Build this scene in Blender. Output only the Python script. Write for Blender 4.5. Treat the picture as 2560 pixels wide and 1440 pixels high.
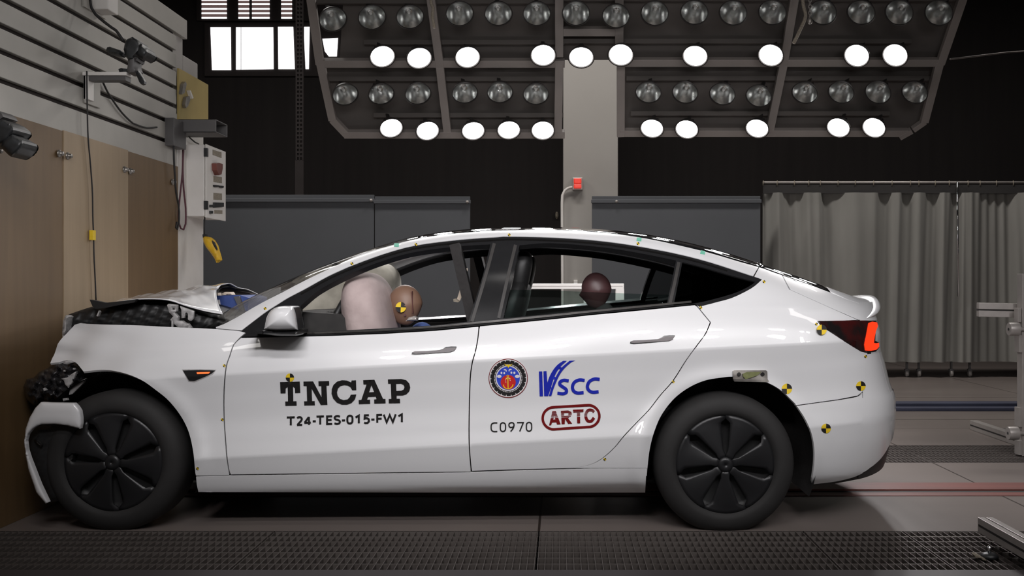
import bpy, math, random
import numpy as np
from mathutils import Vector, Matrix
from mathutils.geometry import delaunay_2d_cdt

random.seed(7)
rng = np.random.default_rng(7)
S = bpy.context.scene
COL = S.collection
for o in list(bpy.data.objects):
    bpy.data.objects.remove(o)

# ---------------------------------------------------------------- camera, world, exposure
F, CX, CY, CAMZ = 2490.0, 1400.0, 712.0, 1.165   # focal length in px, optical axis in the 2560x1440 frame, camera height
YC = 5.62                                         # centre line of the car and of the test track
cam_d = bpy.data.cameras.new('camera')
cam = bpy.data.objects.new('camera', cam_d)
COL.objects.link(cam)
cam.location = (0, 0, CAMZ)
cam.rotation_euler = (math.pi / 2, 0, 0)
cam_d.sensor_width = 36.0
cam_d.lens = F * 36.0 / 2560.0
cam_d.shift_x = -(CX - 1280.0) / 2560.0
cam_d.shift_y = -(720.0 - CY) / 2560.0
cam_d.clip_start = 0.05
S.camera = cam
w = bpy.data.worlds.new('world')
S.world = w
w.use_nodes = True
w.node_tree.nodes['Background'].inputs[0].default_value = (0.50, 0.48, 0.47, 1)
w.node_tree.nodes['Background'].inputs[1].default_value = 0.17
S.view_settings.view_transform = 'Standard'
S.view_settings.look = 'None'
S.view_settings.gamma = 1.0
S.view_settings.use_curve_mapping = False
S.view_settings.exposure = 0.0

NEAR_W = 2.2      # watts of every lit lamp in the bank over the camera
FAR_W = 4.3       # watts of every lit lamp in the bank behind the car
LENS_E = 14.0

def rig_depth(py):
    return 7.92 + 0.00248 * py

ROW_TOP = [(832, 48), (930, 43), (1025, 42), (1149, 34), (1246, 34), (1342, 34), (1440, 33), (1540, 40), (1637, 33), (1736, 31),
           (1833, 32), (1931, 31), (2057, 31), (2153, 31), (2248, 31), (2347, 32)]
LIT_UP = [(956, 141), (1048, 145), (1169, 143), (1358, 138), (1453, 143), (1552, 137), (1738, 140), (1927, 138), (2142, 139), (2238, 138)]
ROW_LOW = [(863, 236), (953, 235), (1045, 234), (1162, 232), (1250, 231), (1340, 235), (1621, 231), (1713, 231), (1806, 235),
           (1897, 240), (2012, 232), (2103, 231), (2195, 231), (2287, 231)]
LIT_LOW = [(978, 320), (1069, 327), (1183, 327), (1272, 325), (1357, 326), (1630, 321), (1717, 323), (1893, 321), (2096, 319), (2185, 319)]

def P(px, py, d):
    return Vector(((px - CX) * d / F, d, CAMZ + (CY - py) * d / F))

def lamp_frame(pos, side):
    """Rotation whose local +Z is the lamp's aim: down at the car, drawn in towards the middle of the track."""
    aim = Vector(((-0.30 if side < 0 else -0.02) * pos.x - (0.0 if side < 0 else 0.06), side * 1.0, -1.12 if side < 0 else -0.42)).normalized()
    return aim.to_track_quat('Z', 'Y').to_matrix().to_4x4()

def disc_light(name, pos, rot, size, watts, spread=95):
    ld = bpy.data.lights.new(name, 'AREA')
    ld.shape = 'DISK'
    ld.size = size
    ld.energy = watts
    ld.color = (1.0, 0.975, 0.985)
    ld.spread = math.radians(spread)
    lo = bpy.data.objects.new(name, ld)
    COL.objects.link(lo)
    lo.matrix_world = Matrix.Translation(pos) @ rot @ Matrix.Rotation(math.pi, 4, 'X')
    return lo

# the hall's own ceiling lights, high over the far half of the room and over the track
def hall_light(x, y, z, sx, sy, watts):
    ld = bpy.data.lights.new('hall_light', 'AREA')
    ld.shape = 'RECTANGLE'
    ld.size, ld.size_y = sx, sy
    ld.energy = watts
    ld.color = (1.0, 0.96, 0.92)
    lo = bpy.data.objects.new('hall_light', ld)
    COL.objects.link(lo)
    lo.location = (x, y, z)
for hx in (-4.0, 0.0, 4.0):
    hall_light(hx, 10.8, 5.9, 2.0, 0.5, 110.0)
    hall_light(hx, 2.2, 5.9, 2.0, 0.5, 18.0)

# lamps of the bank that hangs on the camera's side of the track: the twin of the one in view
for px, py in LIT_UP + LIT_LOW:
    p = P(px, py, rig_depth(py))
    q = Vector((p.x, 2 * YC - p.y - 0.8, p.z))
    disc_light('lamp_light', q, lamp_frame(q, 1.0), 0.2, NEAR_W, 76)

# ---------------------------------------------------------------- materials
def lin(c):
    c = c / 255.0
    return c / 12.92 if c <= 0.04045 else ((c + 0.055) / 1.055) ** 2.4

def rgb(r, g, b):
    return (lin(r), lin(g), lin(b), 1.0)

def mat(name, col, rough=0.5, metal=0.0, coat=0.0, coat_rough=0.03, emis=None, estr=0.0, noise=None, bump=None, spec=0.5, trans=0.0, sheen=0.0):
    """noise=(colour2, scale, stretch(x,y,z), contrast): a second colour in procedural patches; bump=(scale, strength)."""
    m = bpy.data.materials.new(name)
    m.use_nodes = True
    nt = m.node_tree
    b = nt.nodes['Principled BSDF']
    b.inputs['Base Color'].default_value = col
    b.inputs['Roughness'].default_value = rough
    b.inputs['Metallic'].default_value = metal
    b.inputs['Coat Weight'].default_value = coat
    b.inputs['Coat Roughness'].default_value = coat_rough
    b.inputs['Specular IOR Level'].default_value = spec
    b.inputs['Transmission Weight'].default_value = trans
    if sheen:
        b.inputs['Sheen Weight'].default_value = sheen
    if emis:
        b.inputs['Emission Color'].default_value = emis
        b.inputs['Emission Strength'].default_value = estr
    if noise or bump:
        tc = nt.nodes.new('ShaderNodeTexCoord')
    if noise:
        c2, sc, st, contrast = noise
        mp = nt.nodes.new('ShaderNodeMapping')
        mp.inputs['Scale'].default_value = st
        nt.links.new(tc.outputs['Object'], mp.inputs['Vector'])
        n = nt.nodes.new('ShaderNodeTexNoise')
        n.inputs['Scale'].default_value = sc
        n.inputs['Detail'].default_value = 6
        nt.links.new(mp.outputs[0], n.inputs['Vector'])
        r = nt.nodes.new('ShaderNodeValToRGB')
        r.color_ramp.elements[0].position = 0.5 - contrast
        r.color_ramp.elements[1].position = 0.5 + contrast
        r.color_ramp.elements[0].color = col
        r.color_ramp.elements[1].color = c2
        nt.links.new(n.outputs['Fac'], r.inputs[0])
        nt.links.new(r.outputs[0], b.inputs['Base Color'])
    if bump:
        n2 = nt.nodes.new('ShaderNodeTexNoise')
        n2.inputs['Scale'].default_value = bump[0]
        nt.links.new(tc.outputs['Object'], n2.inputs['Vector'])
        bp = nt.nodes.new('ShaderNodeBump')
        bp.inputs['Strength'].default_value = bump[1]
        bp.inputs['Distance'].default_value = 0.01
        nt.links.new(n2.outputs['Fac'], bp.inputs['Height'])
        nt.links.new(bp.outputs[0], b.inputs['Normal'])
    return m

def glass(name, tint, refl=0.12):
    m = bpy.data.materials.new(name)
    m.use_nodes = True
    nt = m.node_tree
    nt.nodes.clear()
    out = nt.nodes.new('ShaderNodeOutputMaterial')
    tr = nt.nodes.new('ShaderNodeBsdfTransparent')
    tr.inputs[0].default_value = tint
    gl = nt.nodes.new('ShaderNodeBsdfGlossy')
    gl.inputs['Roughness'].default_value = 0.02
    lw = nt.nodes.new('ShaderNodeLayerWeight')          # same reflection from either side of the pane
    pw = nt.nodes.new('ShaderNodeMath'); pw.operation = 'POWER'
    nt.links.new(lw.outputs['Facing'], pw.inputs[0]); pw.inputs[1].default_value = 5.0
    lw.inputs['Blend'].default_value = 0.5
    fr = nt.nodes.new('ShaderNodeMath'); fr.operation = 'MULTIPLY_ADD'
    nt.links.new(pw.outputs[0], fr.inputs[0]); fr.inputs[1].default_value = 0.9; fr.inputs[2].default_value = 0.05
    mx = nt.nodes.new('ShaderNodeMixShader')
    nt.links.new(fr.outputs[0], mx.inputs[0])
    nt.links.new(tr.outputs[0], mx.inputs[1])
    nt.links.new(gl.outputs[0], mx.inputs[2])
    nt.links.new(mx.outputs[0], out.inputs[0])
    return m

M = {}
M['paint'] = mat('white_pearl_paint', (0.78, 0.78, 0.79, 1), 0.30, 0.0, 1.0, 0.02, noise=((0.75, 0.75, 0.765, 1), 900, (1, 1, 1), 0.2))
M['trim'] = mat('black_gloss_trim', (0.018, 0.018, 0.019, 1), 0.16, spec=0.25, noise=((0.016, 0.016, 0.017, 1), 30, (1, 1, 1), 0.2))
M['chrome_dark'] = mat('dark_satin_metal', (0.07, 0.068, 0.066, 1), 0.25, 0.9, noise=((0.09, 0.086, 0.084, 1), 40, (1, 1, 1), 0.2))
M['pillar_strip'] = mat('pillar_strip', rgb(62, 60, 59), 0.5, spec=0.3, noise=(rgb(56, 54, 53), 30, (1, 1, 1), 0.2))
M['black'] = mat('black_plastic', (0.010, 0.010, 0.011, 1), 0.5, noise=((0.016, 0.016, 0.016, 1), 60, (1, 1, 1), 0.2))
M['liner'] = mat('black_felt_liner', (0.03, 0.028, 0.028, 1), 0.9, spec=0.1, noise=((0.036, 0.034, 0.034, 1), 60, (1, 1, 1), 0.2))
M['debris'] = mat('shattered_black_plastic', (0.012, 0.012, 0.013, 1), 0.26, noise=((0.03, 0.028, 0.03, 1), 26, (1, 1, 1), 0.15), bump=(40, 0.5))
M['handle_grey'] = mat('grey_door_handle', rgb(104, 97, 99), 0.45, noise=(rgb(98, 91, 93), 40, (1, 1, 1), 0.2))
M['shard'] = mat('grey_plastic_shard', rgb(190, 188, 188), 0.4, noise=(rgb(140, 138, 138), 50, (1, 1, 1), 0.2))
M['tyre'] = mat('tyre_rubber', (0.021, 0.020, 0.020, 1), 0.7, spec=0.35, noise=((0.027, 0.026, 0.026, 1), 12, (1, 1, 1), 0.3))
M['rim'] = mat('dark_grey_wheel_cover', (0.018, 0.018, 0.020, 1), 0.36, 0.2, noise=((0.018, 0.018, 0.019, 1), 60, (1, 1, 1), 0.3))
M['roofglass'] = mat('black_roof_glass', (0.008, 0.008, 0.009, 1), 0.04, coat=1.0, noise=((0.01, 0.01, 0.011, 1), 3, (1, 1, 1), 0.3))
M['glass_clear'] = glass('clear_window_glass', (0.72, 0.80, 0.78, 1))
M['glass_dark'] = glass('dark_window_glass', (0.18, 0.19, 0.19, 1))
M['glass_shield'] = glass('windshield_glass', (0.88, 0.87, 0.85, 1))
M['interior'] = mat('dark_interior', (0.035, 0.034, 0.034, 1), 0.8, spec=0.15, noise=((0.045, 0.043, 0.042, 1), 20, (1, 1, 1), 0.2))
M['seat'] = mat('black_leatherette', (0.014, 0.014, 0.015, 1), 0.5, noise=((0.02, 0.02, 0.02, 1), 40, (1, 1, 1), 0.2))
M['airbag'] = mat('airbag_cloth', rgb(186, 169, 167), 0.85, noise=(rgb(172, 155, 153), 14, (1, 1, 1), 0.2), bump=(30, 0.25))
M['airbag_w'] = mat('pale_airbag_cloth', rgb(196, 192, 180), 0.85, noise=(rgb(160, 156, 146), 9, (1, 1, 1), 0.2), bump=(9, 0.9))
M['vinyl'] = mat('brown_dummy_vinyl', rgb(134, 104, 86), 0.5, noise=(rgb(120, 91, 75), 8, (1, 1, 1), 0.3))
M['vinyl_dk'] = mat('dark_brown_dummy_vinyl', rgb(82, 54, 54), 0.45, noise=(rgb(70, 46, 48), 8, (1, 1, 1), 0.3))
M['blue_cloth'] = mat('blue_cotton', rgb(70, 92, 150), 0.9, noise=(rgb(58, 78, 130), 20, (1, 1, 1), 0.2))
M['blue_box'] = mat('blue_plastic', rgb(62, 84, 150), 0.5, noise=(rgb(52, 72, 132), 12, (1, 1, 1), 0.2))
M['yellow'] = mat('marker_yellow', rgb(240, 205, 40), 0.6, noise=(rgb(232, 196, 36), 60, (1, 1, 1), 0.2))
M['mblack'] = mat('marker_black', (0.008, 0.007, 0.007, 1), 0.6, noise=((0.012, 0.011, 0.011, 1), 60, (1, 1, 1), 0.2))
M['ink'] = mat('black_vinyl_lettering', (0.012, 0.011, 0.011, 1), 0.8, spec=0.15, noise=((0.016, 0.015, 0.015, 1), 60, (1, 1, 1), 0.2))
M['blue_ink'] = mat('blue_vinyl_lettering', rgb(30, 42, 168), 0.8, spec=0.15, noise=(rgb(34, 46, 172), 60, (1, 1, 1), 0.2))
M['red_ink'] = mat('dark_red_vinyl_lettering', rgb(105, 14, 16), 0.8, spec=0.15, noise=(rgb(110, 16, 18), 60, (1, 1, 1), 0.2))
M['white_ink'] = mat('white_vinyl', rgb(235, 232, 232), 0.5, noise=(rgb(230, 226, 226), 60, (1, 1, 1), 0.2))
M['red_fill'] = mat('red_vinyl', rgb(205, 40, 36), 0.5, noise=(rgb(198, 36, 34), 60, (1, 1, 1), 0.2))
M['blue_fill'] = mat('bright_blue_vinyl', rgb(52, 78, 205), 0.5, noise=(rgb(48, 72, 196), 60, (1, 1, 1), 0.2))
M['green_tape'] = mat('green_tape', rgb(110, 190, 165), 0.7, noise=(rgb(100, 180, 155), 60, (1, 1, 1), 0.2))
M['tail_red'] = mat('lit_tail_lamp', rgb(240, 40, 15), 0.3, emis=(1.0, 0.05, 0.01, 1), estr=0.9)
M['tail_dark'] = mat('smoked_tail_lens', (0.012, 0.010, 0.010, 1), 0.06, coat=1.0, noise=((0.05, 0.008, 0.008, 1), 8, (1, 1, 1), 0.1))
M['amber'] = mat('lit_amber_repeater', rgb(255, 90, 30), 0.3, emis=(1.0, 0.12, 0.03, 1), estr=1.6)
M['steel'] = mat('zinc_plated_steel', rgb(170, 165, 160), 0.35, 0.7, noise=(rgb(140, 136, 130), 30, (1, 1, 1), 0.2))
M['olive'] = mat('olive_strap', rgb(120, 124, 80), 0.8, noise=(rgb(100, 104, 66), 40, (1, 1, 1), 0.2))
M['alu'] = mat('anodised_aluminium', rgb(176, 170, 166), 0.38, 0.25, noise=(rgb(166, 160, 156), 20, (1, 1, 1), 0.2))
M['alu_slot'] = mat('profile_slot', (0.02, 0.018, 0.017, 1), 0.7, noise=((0.03, 0.027, 0.026, 1), 20, (1, 1, 1), 0.2))
M['wood'] = mat('plywood', rgb(120, 95, 64), 0.55, noise=(rgb(106, 83, 55), 3, (1, 5, 0.35), 0.3))
M['wood2'] = mat('pale_plywood', rgb(168, 146, 118), 0.55, noise=(rgb(152, 132, 105), 3, (1, 5, 0.35), 0.3))
M['concrete'] = mat('painted_concrete', rgb(180, 176, 172), 0.6, noise=(rgb(168, 164, 160), 2, (1, 1, 1), 0.3))
M['plate'] = mat('steel_clamping_plate', rgb(186, 182, 175), 0.5, 0.1, noise=(rgb(160, 157, 151), 1.6, (1, 1, 1), 0.25))
M['groove'] = mat('rusty_groove', rgb(44, 30, 24), 0.8, noise=(rgb(30, 24, 24), 4, (1, 1, 1), 0.3))
M['white_steel'] = mat('white_painted_steel', rgb(232, 228, 224), 0.5, noise=(rgb(218, 214, 208), 4, (1, 1, 1), 0.25))
M['yellow_plate'] = mat('mustard_board', rgb(178, 158, 98), 0.7, noise=(rgb(166, 146, 90), 4, (1, 1, 1), 0.3))
M['grey_steel'] = mat('grey_painted_steel', rgb(96, 94, 94), 0.5, noise=(rgb(84, 82, 82), 6, (1, 1, 1), 0.3))
M['camblack'] = mat('camera_black', (0.018, 0.019, 0.020, 1), 0.4, noise=((0.03, 0.032, 0.034, 1), 30, (1, 1, 1), 0.2))
M['cable'] = mat('black_cable', (0.012, 0.011, 0.011, 1), 0.6, noise=((0.02, 0.018, 0.018, 1), 40, (1, 1, 1), 0.2))
M['cable_red'] = mat('maroon_cable', rgb(96, 52, 62), 0.6, noise=(rgb(80, 44, 54), 40, (1, 1, 1), 0.2))
M['yellow_plastic'] = mat('yellow_plastic', rgb(236, 190, 40), 0.5, noise=(rgb(214, 168, 30), 20, (1, 1, 1), 0.2))
M['wall'] = mat('black_curtain_wall', rgb(46, 43, 43), 0.95, spec=0.1, noise=(rgb(52, 49, 48), 2, (4, 1, 0.2), 0.3))
M['ceil'] = mat('dark_ceiling', rgb(34, 32, 32), 0.95, spec=0.1, noise=(rgb(40, 38, 37), 2, (1, 1, 1), 0.3))
M['column'] = mat('grey_column_paint', rgb(160, 156, 151), 0.7, noise=(rgb(152, 148, 143), 1.2, (1, 1, 1), 0.3))
M['partition'] = mat('slate_partition_board', rgb(84, 86, 90), 0.65, noise=(rgb(78, 80, 84), 1.5, (1, 1, 1), 0.3))
M['curtain'] = mat('grey_curtain_cloth', rgb(140, 138, 133), 0.85, sheen=0.1, noise=(rgb(124, 122, 117), 3, (2, 2, 0.3), 0.3))
M['curtain_band'] = mat('dark_curtain_heading', rgb(56, 54, 53), 0.9, noise=(rgb(48, 46, 46), 5, (1, 1, 1), 0.3))
M['rig'] = mat('grey_rig_steel', rgb(140, 133, 128), 0.6, noise=(rgb(128, 121, 117), 4, (1, 1, 1), 0.3))
M['rig_back'] = mat('dark_rig_sheet', rgb(96, 91, 88), 0.85, spec=0.2, noise=(rgb(84, 80, 77), 2, (1, 1, 1), 0.3))
M['reflector'] = mat('silvered_reflector', rgb(205, 206, 204), 0.2, 0.88, noise=(rgb(170, 173, 171), 40, (1, 1, 1), 0.2))
M['lamp_can'] = mat('dark_lamp_can', rgb(40, 38, 37), 0.5, noise=(rgb(48, 45, 44), 20, (1, 1, 1), 0.3))
M['lens'] = mat('lit_lamp_lens', rgb(250, 248, 245), 0.4, emis=(1.0, 0.975, 0.96, 1), estr=LENS_E)
M['bulb'] = mat('lamp_bulb', rgb(220, 220, 216), 0.1, noise=(rgb(200, 200, 196), 20, (1, 1, 1), 0.2))
M['daylight'] = mat('daylit_window_pane', rgb(250, 250, 252), 0.4, emis=(1.0, 0.98, 1.0, 1), estr=2.2)
M['daylight_dim'] = mat('daylit_louvre', rgb(120, 96, 92), 0.6, emis=(0.30, 0.20, 0.19, 1), estr=0.35)
M['frame_dark'] = mat('dark_window_frame', rgb(40, 34, 33), 0.8, noise=(rgb(48, 41, 40), 5, (1, 1, 1), 0.3))
M['red_light'] = mat('red_lamp_lens', rgb(225, 45, 30), 0.25, emis=(1.0, 0.06, 0.03, 1), estr=0.35)
M['grate'] = mat('galvanised_grating', rgb(122, 115, 111), 0.5, 0.4, noise=(rgb(104, 97, 93), 5, (1, 1, 1), 0.3))
M['pit'] = mat('black_pit', (0.004, 0.004, 0.004, 1), 1.0, spec=0.0, noise=((0.006, 0.006, 0.006, 1), 5, (1, 1, 1), 0.3))
M['red_rail'] = mat('red_oxide_rail', rgb(128, 70, 62), 0.5, noise=(rgb(100, 58, 52), 3, (0.5, 4, 4), 0.25))
M['blue_rail'] = mat('blue_rail', rgb(74, 78, 100), 0.45, noise=(rgb(56, 58, 74), 2, (0.5, 4, 4), 0.3))
M['chrome'] = mat('chrome', rgb(225, 225, 228), 0.08, 1.0, noise=(rgb(215, 215, 218), 20, (1, 1, 1), 0.3))
M['skin_seam'] = mat('dark_red_seam', rgb(84, 36, 30), 0.6, noise=(rgb(76, 32, 28), 20, (1, 1, 1), 0.3))
M['belt'] = mat('cream_webbing', rgb(214, 200, 184), 0.8, noise=(rgb(204, 188, 170), 30, (1, 1, 1), 0.3))
M['label_beige'] = mat('beige_label', rgb(158, 148, 132), 0.7, noise=(rgb(120, 112, 100), 120, (1, 1, 3), 0.1))

# floor paint: worn grey epoxy with dark joints at fixed places in the room
def floor_mat():
    m = mat('worn_epoxy_floor', rgb(132, 122, 117), 0.33, noise=(rgb(116, 107, 103), 1.3, (0.6, 1.4, 1), 0.3))
    nt = m.node_tree
    b = nt.nodes['Principled BSDF']
    src = b.inputs['Base Color'].links[0].from_socket
    tc = nt.nodes.new('ShaderNodeTexCoord')
    sp = nt.nodes.new('ShaderNodeSeparateXYZ')
    nt.links.new(tc.outputs['Object'], sp.inputs[0])
    acc = None
    for axis, val, wid in ((0, 2.44, 0.006), (0, -0.10, 0.006), (0, 4.9, 0.006), (1, 8.62, 0.010), (1, 8.08, 0.005), (1, 10.3, 0.008)):
        s = nt.nodes.new('ShaderNodeMath'); s.operation = 'SUBTRACT'
        nt.links.new(sp.outputs[axis], s.inputs[0]); s.inputs[1].default_value = val
        a = nt.nodes.new('ShaderNodeMath'); a.operation = 'ABSOLUTE'
        nt.links.new(s.outputs[0], a.inputs[0])
        l = nt.nodes.new('ShaderNodeMath'); l.operation = 'LESS_THAN'
        nt.links.new(a.outputs[0], l.inputs[0]); l.inputs[1].default_value = wid
        if acc is None:
            acc = l.outputs[0]
        else:
            mx = nt.nodes.new('ShaderNodeMath'); mx.operation = 'MAXIMUM'
            nt.links.new(acc, mx.inputs[0]); nt.links.new(l.outputs[0], mx.inputs[1])
            acc = mx.outputs[0]
    mix = nt.nodes.new('ShaderNodeMix'); mix.data_type = 'RGBA'
    nt.links.new(acc, mix.inputs[0])
    nt.links.new(src, mix.inputs[6])
    mix.inputs[7].default_value = rgb(58, 50, 46)
    nt.links.new(mix.outputs[2], b.inputs['Base Color'])
    return m
M['floor'] = floor_mat()
M['kerb'] = mat('dark_floor_plate', rgb(82, 76, 78), 0.5, noise=(rgb(75, 69, 71), 1.5, (0.4, 2, 1), 0.3))

# ---------------------------------------------------------------- object helpers
def put(name, verts, faces, m, parent=None, smooth=False, midx=None, local=False, solid=0.0, bevel=0.0):
    me = bpy.data.meshes.new(name)
    me.from_pydata([tuple(v) for v in verts], [], [tuple(f) for f in faces])
    for k in (m if isinstance(m, (list, tuple)) else [m]):
        me.materials.append(M[k] if isinstance(k, str) else k)
    if midx is not None:
        me.polygons.foreach_set('material_index', np.asarray(midx, dtype=np.int32))
    if smooth:
        me.polygons.foreach_set('use_smooth', np.ones(len(me.polygons), dtype=bool))
    me.update()
    o = bpy.data.objects.new(name, me)
    COL.objects.link(o)
    if parent is not None:
        attach(o, parent, local)
    if solid:
        md = o.modifiers.new('thickness', 'SOLIDIFY')
        md.thickness = solid
        md.offset = -1.0
    if bevel:
        md = o.modifiers.new('edge', 'BEVEL')
        md.width = bevel
        md.segments = 2
        md.limit_method = 'ANGLE'
    return o

def world_loc(o):
    l = Vector(o.location)
    if o.parent:
        l = l + world_loc(o.parent) + o.matrix_parent_inverse.translation
    return l

def attach(o, parent, local=False):
    o.parent = parent
    if not local:
        o.matrix_parent_inverse = Matrix.Translation(-world_loc(parent))

def tag(o, label, cat, group=None, kind=None):
    o['label'] = label
    o['category'] = cat
    if group:
        o['group'] = group
    if kind:
        o['kind'] = kind
    return o

def thing(name, label, cat, loc=(0, 0, 0), group=None):
    o = bpy.data.objects.new(name, None)
    o.empty_display_size = 0.1
    COL.objects.link(o)
    o.location = loc
    return tag(o, label, cat, group)

def structure(o):
    o['kind'] = 'structure'
    return o

class MB:
    """collects shapes into one mesh"""
    def __init__(s):
        s.v, s.f, s.m = [], [], []
    def add(s, verts, faces, mi=0):
        n = len(s.v)
        s.v += [tuple(v) for v in verts]
        s.f += [tuple(i + n for i in f) for f in faces]
        s.m += [mi] * len(faces)
        return s
    def box(s, x0, x1, y0, y1, z0, z1, mi=0):
        v = [(x0, y0, z0), (x1, y0, z0), (x1, y1, z0), (x0, y1, z0), (x0, y0, z1), (x1, y0, z1), (x1, y1, z1), (x0, y1, z1)]
        return s.add(v, [(0, 3, 2, 1), (4, 5, 6, 7), (0, 1, 5, 4), (1, 2, 6, 5), (2, 3, 7, 6), (3, 0, 4, 7)], mi)
    def bar(s, p, q, w, t, up=(0, 0, 1), mi=0):
        p, q = Vector(p), Vector(q)
        a = (q - p).normalized()
        u = Vector(up)
        side = a.cross(u)
        if side.length < 1e-4:
            side = a.cross(Vector((0, 1, 0)))
        side.normalize()
        u = side.cross(a).normalized()
        v = []
        for c in (p, q):
            for sx, sy in ((-1, -1), (1, -1), (1, 1), (-1, 1)):
                v.append(c + side * (sx * w / 2) + u * (sy * t / 2))
        return s.add(v, [(3, 2, 1, 0), (4, 5, 6, 7), (0, 1, 5, 4), (1, 2, 6, 5), (2, 3, 7, 6), (3, 0, 4, 7)], mi)
    def tube(s, pts, r, n=10, mi=0, cap=True):
        pts = [Vector(p) for p in pts]
        rr = r if isinstance(r, (list, tuple)) else [r] * len(pts)
        rings = []
        prev = None
        for i, p in enumerate(pts):
            a = (pts[min(i + 1, len(pts) - 1)] - pts[max(i - 1, 0)]).normalized()
            if prev is None:
                u = a.orthogonal().normalized()
            else:
                u = (prev - a * prev.dot(a)).normalized()
            prev = u
            b = a.cross(u)
            rings.append([p + (u * math.cos(2 * math.pi * k / n) + b * math.sin(2 * math.pi * k / n)) * rr[i] for k in range(n)])
        v = [q for g in rings for q in g]
        f = []
        for i in range(len(rings) - 1):
            for k in range(n):
                k2 = (k + 1) % n
                f.append((i * n + k, i * n + k2, (i + 1) * n + k2, (i + 1) * n + k))
        if cap:
            f.append(tuple(range(n - 1, -1, -1)))
            f.append(tuple(range((len(rings) - 1) * n, len(rings) * n)))
        return s.add(v, f, mi)
    def lathe(s, prof, c=(0, 0, 0), axis='Z', n=32, mi=0):
        """prof: (radius, height) pairs, turned about the axis through c"""
        c = Vector(c)
        ex = {'Z': (Vector((1, 0, 0)), Vector((0, 1, 0)), Vector((0, 0, 1))),
              'Y': (Vector((1, 0, 0)), Vector((0, 0, 1)), Vector((0, -1, 0))),
              'X': (Vector((0, 1, 0)), Vector((0, 0, 1)), Vector((1, 0, 0)))}[axis]
        v, f = [], []
        for r, h in prof:
            for k in range(n):
                t = 2 * math.pi * k / n
                v.append(c + ex[0] * (r * math.cos(t)) + ex[1] * (r * math.sin(t)) + ex[2] * h)
        for i in range(len(prof) - 1):
            for k in range(n):
                k2 = (k + 1) % n
                f.append((i * n + k, i * n + k2, (i + 1) * n + k2, (i + 1) * n + k))
        return s.add(v, f, mi)
    def ell(s, c, rx, ry, rz, nu=28, nv=18, p=1.0, fn=None, mi=0):
        """superellipsoid; p<1 is boxier"""
        def sp(a):
            return math.copysign(abs(a) ** p, a)
        v, f = [], []
        for i in range(nv + 1):
            ph = -math.pi / 2 + math.pi * i / nv
            for k in range(nu):
                th = 2 * math.pi * k / nu
                q = Vector((rx * sp(math.cos(ph)) * sp(math.cos(th)), ry * sp(math.cos(ph)) * sp(math.sin(th)), rz * sp(math.sin(ph))))
                if fn:
                    q = fn(q)
                v.append(Vector(c) + q)
        for i in range(nv):
            for k in range(nu):
                k2 = (k + 1) % nu
                f.append((i * nu + k, i * nu + k2, (i + 1) * nu + k2, (i + 1) * nu + k))
        return s.add(v, f, mi)
    def build(s, name, m, parent=None, smooth=False, local=False, bevel=0.0, solid=0.0):
        multi = isinstance(m, (list, tuple))
        return put(name, s.v, s.f, m, parent, smooth, s.m if multi else None, local, solid, bevel)

def smooth_by_angle(o, deg=35):
    me = o.data
    me.polygons.foreach_set('use_smooth', np.ones(len(me.polygons), dtype=bool))
    try:
        me.set_sharp_from_angle(angle=math.radians(deg))
    except Exception:
        pass
    return o

def curve_pts(pts, step=8.0, closed=False):
    """Catmull-Rom through pts, resampled"""
    p = [np.array(q, float) for q in pts]
    n = len(p)
    out = []
    rngi = range(n if closed else n - 1)
    for i in rngi:
        p1, p2 = p[i], p[(i + 1) % n]
        p0 = p[i - 1] if (closed or i > 0) else 2 * p1 - p2
        p3 = p[(i + 2) % n] if (closed or i + 2 < n) else 2 * p2 - p1
        L = np.linalg.norm(p2 - p1)
        k = max(1, int(round(L / step)))
        for j in range(k):
            t = j / k
            out.append(0.5 * ((2 * p1) + (-p0 + p2) * t + (2 * p0 - 5 * p1 + 4 * p2 - p3) * t * t + (-p0 + 3 * p1 - 3 * p2 + p3) * t ** 3))
    if not closed:
        out.append(p[-1])
    return [tuple(q) for q in out]

def resample(poly, step):
    out = []
    n = len(poly)
    for i in range(n):
        a, b = np.array(poly[i], float), np.array(poly[(i + 1) % n], float)
        k = max(1, int(round(np.linalg.norm(b - a) / step)))
        for j in range(k):
            out.append(tuple(a + (b - a) * j / k))
    return out

def inside(pts, poly):
    pts = np.asarray(pts, float)
    x, y = pts[:, 0], pts[:, 1]
    r = np.zeros(len(pts), bool)
    n = len(poly)
    for i in range(n):
        x1, y1 = poly[i]
        x2, y2 = poly[(i + 1) % n]
        if y1 == y2:
            continue
        c = ((y1 > y) != (y2 > y)) & (x < (x2 - x1) * (y - y1) / (y2 - y1) + x1)
        r ^= c
    return r

def edge_dist(pts, polys):
    pts = np.asarray(pts, float)
    d = np.full(len(pts), 1e9)
    for poly in polys:
        n = len(poly)
        for i in range(n):
            a = np.array(poly[i], float)
            b = np.array(poly[(i + 1) % n], float)
            ab = b - a
            L2 = max(ab @ ab, 1e-12)
            t = np.clip(((pts - a) @ ab) / L2, 0, 1)
            q = a + t[:, None] * ab
            d = np.minimum(d, np.hypot(pts[:, 0] - q[:, 0], pts[:, 1] - q[:, 1]))
    return d

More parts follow.
